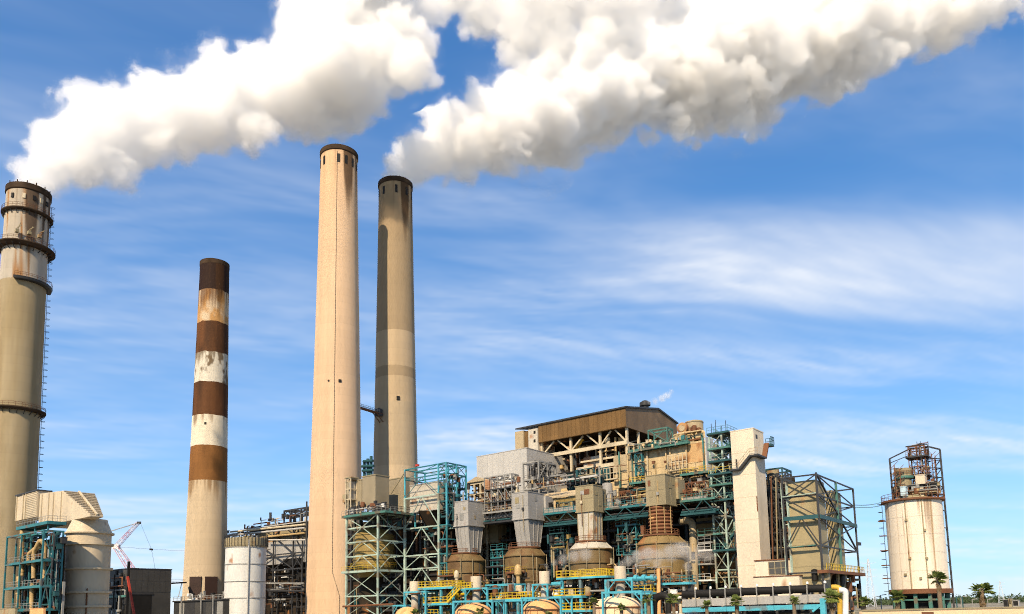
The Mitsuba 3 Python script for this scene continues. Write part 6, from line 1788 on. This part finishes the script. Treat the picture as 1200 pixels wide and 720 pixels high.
for pl, pr, rt, mat in ((1176.5, 1182, 703.5, 'm_dark_steel'), (1182.5, 1186, 702, 'm_old_duct'), (1187, 1195, 704, 'm_grey_duct')):
    a, b = Dp(pl, rt, 120), Dp(pr, rt, 120)
    part(k, 'unit', B().box(a[0], b[0], a[1] - 1, a[1] + 1, 0, a[2]), mat)
    part(k, 'grille', B().box(a[0] + .1, b[0] - .1, a[1] - 1.06, a[1] - 1.003, a[2] - .8, a[2] - .1), 'm_black')
    part(k, 'lid', B().box(a[0] - .05, b[0] + .05, a[1] - 1.08, a[1] + 1.05, a[2] + .003, a[2] + .08), 'm_grey_steel')


def pylon(lab, px, rt, d, w):
    base = Dp(px, 706, d)
    k = thing('pylon', lab, 'pylon', 'distant power pylons')
    z1 = zof(base[0], base[1], rt)
    hw = met(base, w / 2)
    for sx in (-1, 1):
        for sy in (-1, 1):
            part(k, 'leg', B().beam([base[0] + sx * hw, base[1] + sy * hw, 0], [base[0] + sx * hw * .12, base[1] + sy * hw * .12, z1], .35), 'm_hazed_galvanised')
    n = 9
    m = B()
    for i in range(n):
        a, b = 1 - .88 * i / n, 1 - .88 * (i + 1) / n
        for s in (-1, 1): m.beam(base * [1, 1, 0] + [s * hw * a, -hw * a, z1 * i / n], base * [1, 1, 0] + [-s * hw * b, -hw * b, z1 * (i + 1) / n], .2)
    part(k, 'lacing', m, 'm_hazed_galvanised', kind='stuff')
    for j, r in enumerate((.62, .76, .9)):
        for s in (-1, 1):
            c0 = np.array([base[0], base[1], z1 * r])
            part(k, 'arm', B().beam(c0, c0 + RH * s * hw * 1.9 + [0, 0, .4], .32), 'm_hazed_galvanised')
    return np.array([base[0], base[1], z1]), hw


flat('m_hazed_galvanised', (.50, .54, .58))  # pale blue grey puts distance haze into the steel colour
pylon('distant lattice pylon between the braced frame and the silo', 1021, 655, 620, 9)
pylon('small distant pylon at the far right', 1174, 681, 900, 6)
for i, (px, rt, d) in enumerate(((1026, 700, 200), (1033, 698, 200), (1127, 700, 180), (1140, 703, 220), (1158, 703, 220))):
    a = Dp(px, 712, d)
    solo('lamp_post', B().tube([[a[0], a[1], 0], [a[0], a[1], zof(a[0], a[1], rt)], [a[0] + 1.2, a[1] + .8, zof(a[0], a[1], rt) + .2]], .13, 6), 'm_grey_steel', ('thin grey post in the gap left of the silo, nearer the braced frame', 'thin grey post in the gap left of the silo, nearer the silo', 'thin grey post just right of the silo', 'thin grey post left of the bushy palm on the wall', 'thin grey post right of the bushy palm on the wall')[i], 'post')
k = thing('pipe_stand', 'small dark pipe stand just right of the silo foot', 'frame')
a = Dp(1121, 705, 160); b = Dp(1128, 705, 160)
for p in (a, b): part(k, 'post', B().box(p[0] - .1, p[0] + .1, p[1] - .1, p[1] + .1, 0, zof(p[0], p[1], 700)), DTEAL)
part(k, 'rail', B().beam([a[0], a[1], zof(a[0], a[1], 700)], [b[0], b[1], zof(b[0], b[1], 700)], .16), DTEAL)

# far tree line
rng = np.random.default_rng(8)
scene['m_leaf_far'] = {'type': 'twosided', 'bsdf': {'type': 'diffuse', 'reflectance': proc(lambda p, n_, uv: W(.05, .07, .035) * (.6 + .8 * fbm(p.x * .2, p.y * .2, p.z * .4, 2)))}}
V, F_ = [], []
for px in np.arange(985, 1240, .55):
    d = rng.uniform(900, 1300)
    c = Dp(px, 706, d); r = rng.uniform(3, 6.5)
    pts = rng.normal(size=(22, 3)); pts /= np.linalg.norm(pts, axis=1, keepdims=True)
    pts = pts * r * rng.uniform(.5, 1, (22, 1)) * [1.4, 1.4, 1] + [c[0], c[1], r * .75]
    for p in pts:
        e = rng.normal(size=(3, 3)) * 1.1
        V.append(p + e); F_.append(np.arange(3) + 3 * (len(V) - 1))
structure('tree_line', (np.vstack(V), np.array(F_)), 'm_leaf_far')
labels['tree_line'] = {'label': 'low dark line of far off trees on the horizon at the right', 'category': 'trees', 'kind': 'stuff'}


# ------------------------------------------------------------------ palms
def leaf_col(p, n_, uv): return KA * W(.17, .21, .06) * (.6 + .9 * noise(p.x * 1.6, p.y * 1.6, p.z * 1.6))
def dead_col(p, n_, uv): return KA * W(.17, .115, .06) * (.6 + .8 * noise(p.x * 1.6, p.y * 1.6, p.z * 1.2))
scene['m_frond'] = {'type': 'principledthin', 'base_color': proc(leaf_col), 'roughness': .5, 'diff_trans': .5}
scene['m_dead_frond'] = {'type': 'twosided', 'bsdf': {'type': 'diffuse', 'reflectance': proc(dead_col)}}
paint('m_bark', (.18, .135, .09), .2, .1, rough=.9, spec=.1, scale=3)


def fan(m, base, d, size, rng, droop=.25, n=13):
    """one fan leaf: a stalk and a fan of pointed folded blades"""
    d = d / np.linalg.norm(d)
    s = np.cross(d, [0, 0, 1.0]); s /= np.linalg.norm(s) + 1e-9
    u = np.cross(s, d)
    hub = base + d * size * .55 + np.array([0, 0, -droop * size * .1])
    m.beam(base, hub, .025)
    for i in range(n):
        a = (i / (n - 1) - .5) * 3.9
        t = d * math.cos(a) + s * math.sin(a)
        L = size * .62 * (.75 + .25 * math.cos(a)) * rng.uniform(.9, 1.08)
        w = .10 * size
        e = np.cross(t, u)
        mid = hub + t * L * .55
        tip = hub + t * L + np.array([0, 0, -droop * L * rng.uniform(.3, 1.0)])
        m.add([hub, mid - e * w, tip, mid + e * w], [[0, 1, 2], [0, 2, 3]])


def palm(lab, px, row_c, d, crown_px, seed, wind=(.55, .0), skirt=True, n=26, lean=0.0):
    rng = np.random.default_rng(seed)
    c = Dp(px, row_c, d)
    size = met(c, crown_px / 2) * 1.05
    foot = np.array([c[0] - lean, c[1], 0.0])
    ks = thing('palm_tree', lab, 'palm', None)
    top = c - np.array([0, 0, size * .25])
    t = np.linspace(0, 1, 9)[:, None]
    pts = foot + (top - foot) * t + np.array([lean * .25, 0, 0]) * np.sin(t * 3.1)
    part(ks, 'trunk', B().tube(pts, .17 + .05 * (1 - t[:, 0]), 10), 'm_bark', True)
    windv = RH * wind[0]
    h = part(ks, 'crown', B().lathe([(.01, top[2] - .3), (.22, top[2] - .1), (.2, top[2] + .15), (.01, top[2] + .3)], top[0], top[1], 8), 'm_bark')
    for i in range(n):
        m = B()
        el = rng.uniform(-.5, 1.25); az = rng.uniform(0, 6.28)
        v = np.array([math.cos(az) * math.cos(el), math.sin(az) * math.cos(el), math.sin(el)]) + windv * rng.uniform(.3, 1.1)
        fan(m, top + rng.normal(size=3) * .06, v, size * rng.uniform(.8, 1.1), rng, .35)
        part(h, 'frond', m, 'm_frond')
    if skirt:
        for i in range(20):
            m = B()
            az = rng.uniform(0, 6.28)
            v = np.array([math.cos(az) * .5, math.sin(az) * .5, -1.0])
            fan(m, top + np.array([0, 0, -.15 - rng.uniform(0, size * .9)]), v, size * .55, rng, .5, 7)
            part(ks, 'dead_frond', m, 'm_dead_frond')


for i, a in enumerate((
        ('windblown palm with a dead brown skirt standing alone above the wall, far right', 1150, 690, 66, 24, .8), ('tall palm in front of the silo, its crown against the cream wall', 1099, 676, 72, 19, .35), ('palm at the left foot of the silo', 1051, 698, 72, 18, .3), ('low palm in the gap left of the silo', 1012, 704, 74, 15, .5),
        ('bushy palm at the right end of the black gallery', 974, 697, 80, 21, .2), ('small palm before the cream annexe, in front of the cyan beam', 930, 703, 82, 13, .2), ('palm in front of the middle of the black gallery', 863, 703, 82, 16, .2), ('palm in front of the left part of the cyan beam', 828, 708, 82, 13, .2),
        ('palm standing right of the black pipe arch', 789, 701, 86, 17, 0), ('palm between the pale domed tank and the black pipe arch', 760, 701, 88, 15, 0), ('small palm right in front of the pale domed tank', 728, 712, 80, 12, .2), ('dark bushy palm left of the pale domed tank', 696, 705, 92, 15, 0),
        ('small palm in front of the second domed tank', 562, 716, 82, 12, 0), ('small dark palm in front of the leftmost domed tank', 487, 718, 84, 12, .2), ('small palm in front of the middle domed tank', 643, 719, 82, 10, 0))):
    palm(a[0], a[1], a[2], a[3], a[4], 200 + i, (a[5], 0), skirt=i in (0, 1, 2, 4, 6), n=34 if i < 5 else 26)


# ------------------------------------------------------------------ smoke
SIG, HULL = 0.22, 1.43
HULLS = []


def smoke(name, label, balls, depth, sigma, voxel, amp, seed, cat='smoke', albedo=(0.997, 0.997, 0.997), squash=1.0, soft=0.30, wisp=0.0, thin=None):
    """balls: (px, py, radius in px, depth offset); one cloud of them, its skin broken into billows by noise"""
    import manifold3d as m3
    C, R = [], []
    for x, y, r, dd in balls:
        c = Dp(x, y, depth + dd)
        C.append(c); R.append(met(c, r))
    C, R = np.array(C), np.array(R)
    reach = (1.0 + amp) * R + 2 * voxel
    lo, hi = (C - reach[:, None]).min(0), (C + reach[:, None]).max(0)
    n = np.ceil((hi - lo) / voxel).astype(int)
    hi = lo + n * voxel
    f = np.full((n[2], n[1], n[0]), -9.0, np.float32)
    rloc = np.zeros_like(f)
    ax = [lo[k] + (np.arange(n[k]) + .5) * voxel for k in range(3)]
    for c, r, e in zip(C, R, reach):
        i0 = np.maximum(((c - e - lo) / voxel).astype(int), 0)
        i1 = np.minimum(((c + e - lo) / voxel).astype(int) + 1, n)
        x, y, z = (ax[k][i0[k]:i1[k]] - c[k] for k in range(3))
        d = 1 - np.sqrt(x[None, None] ** 2 + y[None, :, None] ** 2 + z[:, None, None] ** 2) / r
        s = np.s_[i0[2]:i1[2], i0[1]:i1[1], i0[0]:i1[0]]
        better = d > f[s]
        f[s] = np.where(better, d, f[s])
        rloc[s] = np.where(better, r, rloc[s])
    zi, yi, xi = np.nonzero((f > -amp * .95) & (f < amp * .95))
    deep = f >= amp * .95
    P = np.stack([ax[0][xi], ax[1][yi], ax[2][zi]], 1)
    rl = rloc[zi, yi, xi]
    fl = f[zi, yi, xi]
    o = 0
    for k, (wl, a) in enumerate(((1.0, .40), (.5, .34), (.24, .27), (.11, .16))):   # billows: folded noise, finer and weaker
        # the wavelength follows the local size in two steps so that the pattern stays continuous
        g = np.zeros(len(P))
        for size in (6.0, 13.0, 26.0):
            w = np.exp(-(np.log(rl / size) / .55) ** 2)
            w0 = sum(np.exp(-(np.log(rl / s2) / .55) ** 2) for s2 in (6.0, 13.0, 26.0)) + 1e-9
            sel = w / w0 > .01
            q = P[sel] / (wl * size)
            g[sel] += (w / w0)[sel] * (2.4 * np.abs(2 * meshkit.noise(q, seed + k * 7) - 1) - .85 if k < 3 else 2 * meshkit.noise(q, seed + k * 7) - 1)
        o = o + a * g
    val = fl + amp * o
    dens = np.clip(val / (soft * 3 / np.maximum(rl, 2) + 1e-3), 0, 1)
    veil = np.clip((val + .20) / .30, 0, 1) * .10
    dens = np.maximum(dens, veil) * np.clip((fl + .40) / .10, 0, 1)      # nothing reaches the holder's skin
    if wisp > 0:
        dens = dens * np.clip(.25 + 1.5 * (meshkit.fbm(P / wisp, 3, seed + 50) - .2), .1, 1.3) * np.clip(fl + .35, 0.05, 1)
    grid = np.zeros(f.shape, np.float32)
    grid[deep] = sigma
    grid[zi, yi, xi] = dens * sigma
    if thin:      # the plume thins and tears as it drifts downwind, from pixel column thin[0] to thin[1]
        from scipy import ndimage
        lab, n_ = ndimage.label(grid > .3 * sigma)
        size = np.bincount(lab.ravel())
        small = (size < 4000)
        small[0] = False
        grid[small[lab]] = 0
        Z, Y, X = np.nonzero(grid)
        Q = np.stack([ax[0][X], ax[1][Y], ax[2][Z]], 1) - EYE
        px = 600 + 900 * (Q @ RIGHT) / (Q @ FWD)
        t = np.clip((px - thin[0]) / (thin[1] - thin[0]), 0, 1)
        torn = np.clip((meshkit.fbm(Q / 13.0, 3, seed + 90) - .30) / .25, 0, 1)
        grid[Z, Y, X] *= (1 - t) + t * thin[2] * (.25 + 1.2 * torn)
    # the skin of the cloud's holder: a hull of overlapping balls a little larger than the cloud
    balls3 = []
    for c, r in zip(C, R):
        balls3.append(m3.Manifold.sphere(float(r * HULL + .5 * voxel), 24).translate(c.tolist()))
    mesh = m3.Manifold.batch_boolean(balls3, m3.OpType.Add).to_mesh()
    v = np.asarray(mesh.vert_properties[:, :3]); fa = np.asarray(mesh.tri_verts)
    v = np.clip(v, lo + .01, hi - .01)
    med = {'type': 'heterogeneous', 'albedo': {'type': 'constvolume', 'value': {'type': 'rgb', 'value': list(albedo)}} if False else {'type': 'rgb', 'value': list(albedo)},
           'sigma_t': {'type': 'gridvolume', 'grid': mi.VolumeGrid(grid[..., None]), 'to_world': T().translate(lo.tolist()).scale((hi - lo).tolist()), 'filter_type': 'trilinear', 'accel': False},
           'scale': 1.0, 'phase': {'type': 'isotropic'}}
    HULLS.append(m3.Manifold.batch_boolean(balls3, m3.OpType.Add))
    k = thing(name, label, cat, kind=None)
    scene[k] = {**mikit.ply((v, fa), {'type': 'null'}), 'interior': med}
    return k


def chain(pts, per, jit, seed):
    rng = np.random.default_rng(seed)
    pts = np.array(pts, float)
    out = []
    for a, b in zip(pts[:-1], pts[1:]):
        for t in np.arange(per) / per:
            x, y, r, dd = a + (b - a) * t
            out.append((x + rng.normal() * jit * r, y + rng.normal() * jit * r, r * (1 + rng.normal() * .08), dd + rng.normal() * jit * met(Dp(x, y, 240), r)))
    out.append(tuple(pts[-1]))
    return out


SH = 1.07      # the billows swell the balls a little
plumeA = chain([(34, 214, 20, 0), (46, 203, 23, 2), (75, 188, 31, 4), (120, 165, 44, 9), (175, 146, 45, 15), (230, 132, 48, 22), (290, 116, 50, 30), (350, 103, 54, 38), (390, 85, 58, 44)], 3, .07, 1) \
    + [(372, 40, 42, 44), (352, 5, 26, 44), (400, 20, 60, 46), (455, 55, 48, 48), (482, 80, 28, 40), (432, 106, 28, 48), (402, 122, 24, 46), (350, 138, 28, 42), (300, 150, 24, 24), (440, -10, 66, 50), (505, 2, 30, 50), (507, 94, 12, 40),
       (250, 158, 24, 26), (140, 200, 26, 10), (572, 10, 38, 24), (612, 30, 40, 24), (560, -25, 46, 24), (640, 0, 56, 24), (700, -2, 46, 24), (742, -4, 34, 24), (652, 50, 30, 24), (600, 66, 15, 24), (780, -28, 34, 24), (700, 38, 26, 24), (590, 55, 13, 24), (545, 40, 9, 24), (612, 78, 17, 24), (645, 78, 20, 20), (690, 62, 22, 22), (738, 40, 24, 26), (785, 15, 24, 30)]
smoke('smoke_plume', 'thick white smoke trailing up and right from the stack at the left edge', [(x, y, r * SH, d) for x, y, r, d in plumeA], 205, SIG, 0.68, .62, 11, thin=(430, 760, .75))
plumeB = chain([(464, 208, 18, 0), (472, 200, 20, 1), (487, 188, 24, 2), (506, 178, 28, 4), (535, 165, 37, 9), (580, 152, 46, 18), (640, 130, 52, 42), (700, 103, 52, 68), (760, 86, 52, 86), (830, 78, 58, 92), (900, 62, 62, 98), (970, 38, 56, 102), (1040, 20, 48, 108), (1110, 5, 46, 112), (1165, -10, 38, 116)], 3, .07, 2) \
    + [(855, 118, 30, 92), (815, 25, 38, 97), (860, -10, 50, 99), (960, -20, 60, 104), (545, 198, 18, 10), (612, 163, 26, 30), (1062, 48, 20, 106), (1000, 72, 22, 102), (742, 120, 24, 80)]
smoke('smoke_plume', 'thick white smoke blowing to the right from the banded tan stack', [(x, y, r * SH * min(1.12, 1 + .12 * d / 30), d) for x, y, r, d in plumeB], 272, SIG, 0.85, .62, 23, thin=(650, 1150, .5))
smoke('steam_puff', 'grey steam drifting from the rightmost cream exhaust stack across the ochre tank', [(729, 661, 5, 0), (737, 658, 8, 0), (748, 655, 10, 0), (760, 651, 11, 0), (772, 652, 11, 0), (785, 649, 12, 0), (797, 645, 12, 0), (770, 660, 8, 0)], 123, .42, .3, .45, 31, cat='steam', albedo=(.76, .73, .69))
smoke('steam_puff', 'faint grey steam in front of the pale topped brown tank', [(650, 660, 6, 0), (660, 656, 9, 0), (672, 652, 11, 0), (686, 650, 11, 0), (640, 664, 4, 0)], 126, .34, .3, .45, 32, cat='steam', albedo=(.76, .73, .69))
smoke('steam_puff', 'faint steam beside the thick tan elbow pipe', [(806, 664, 8, 0), (812, 654, 10, 0), (820, 648, 10, 0), (830, 652, 9, 0)], 134, .26, .35, .45, 33, cat='steam', albedo=(.76, .73, .69))
smoke('steam_puff', 'small wisp of steam above the ridge of the brown boiler house', [(761, 472, 2.5, 0), (768, 471, 4, 0), (776, 468, 5, 0), (783, 464, 6, 0), (786, 460, 4, 0)], 205, .4, .4, .6, 34, cat='steam')
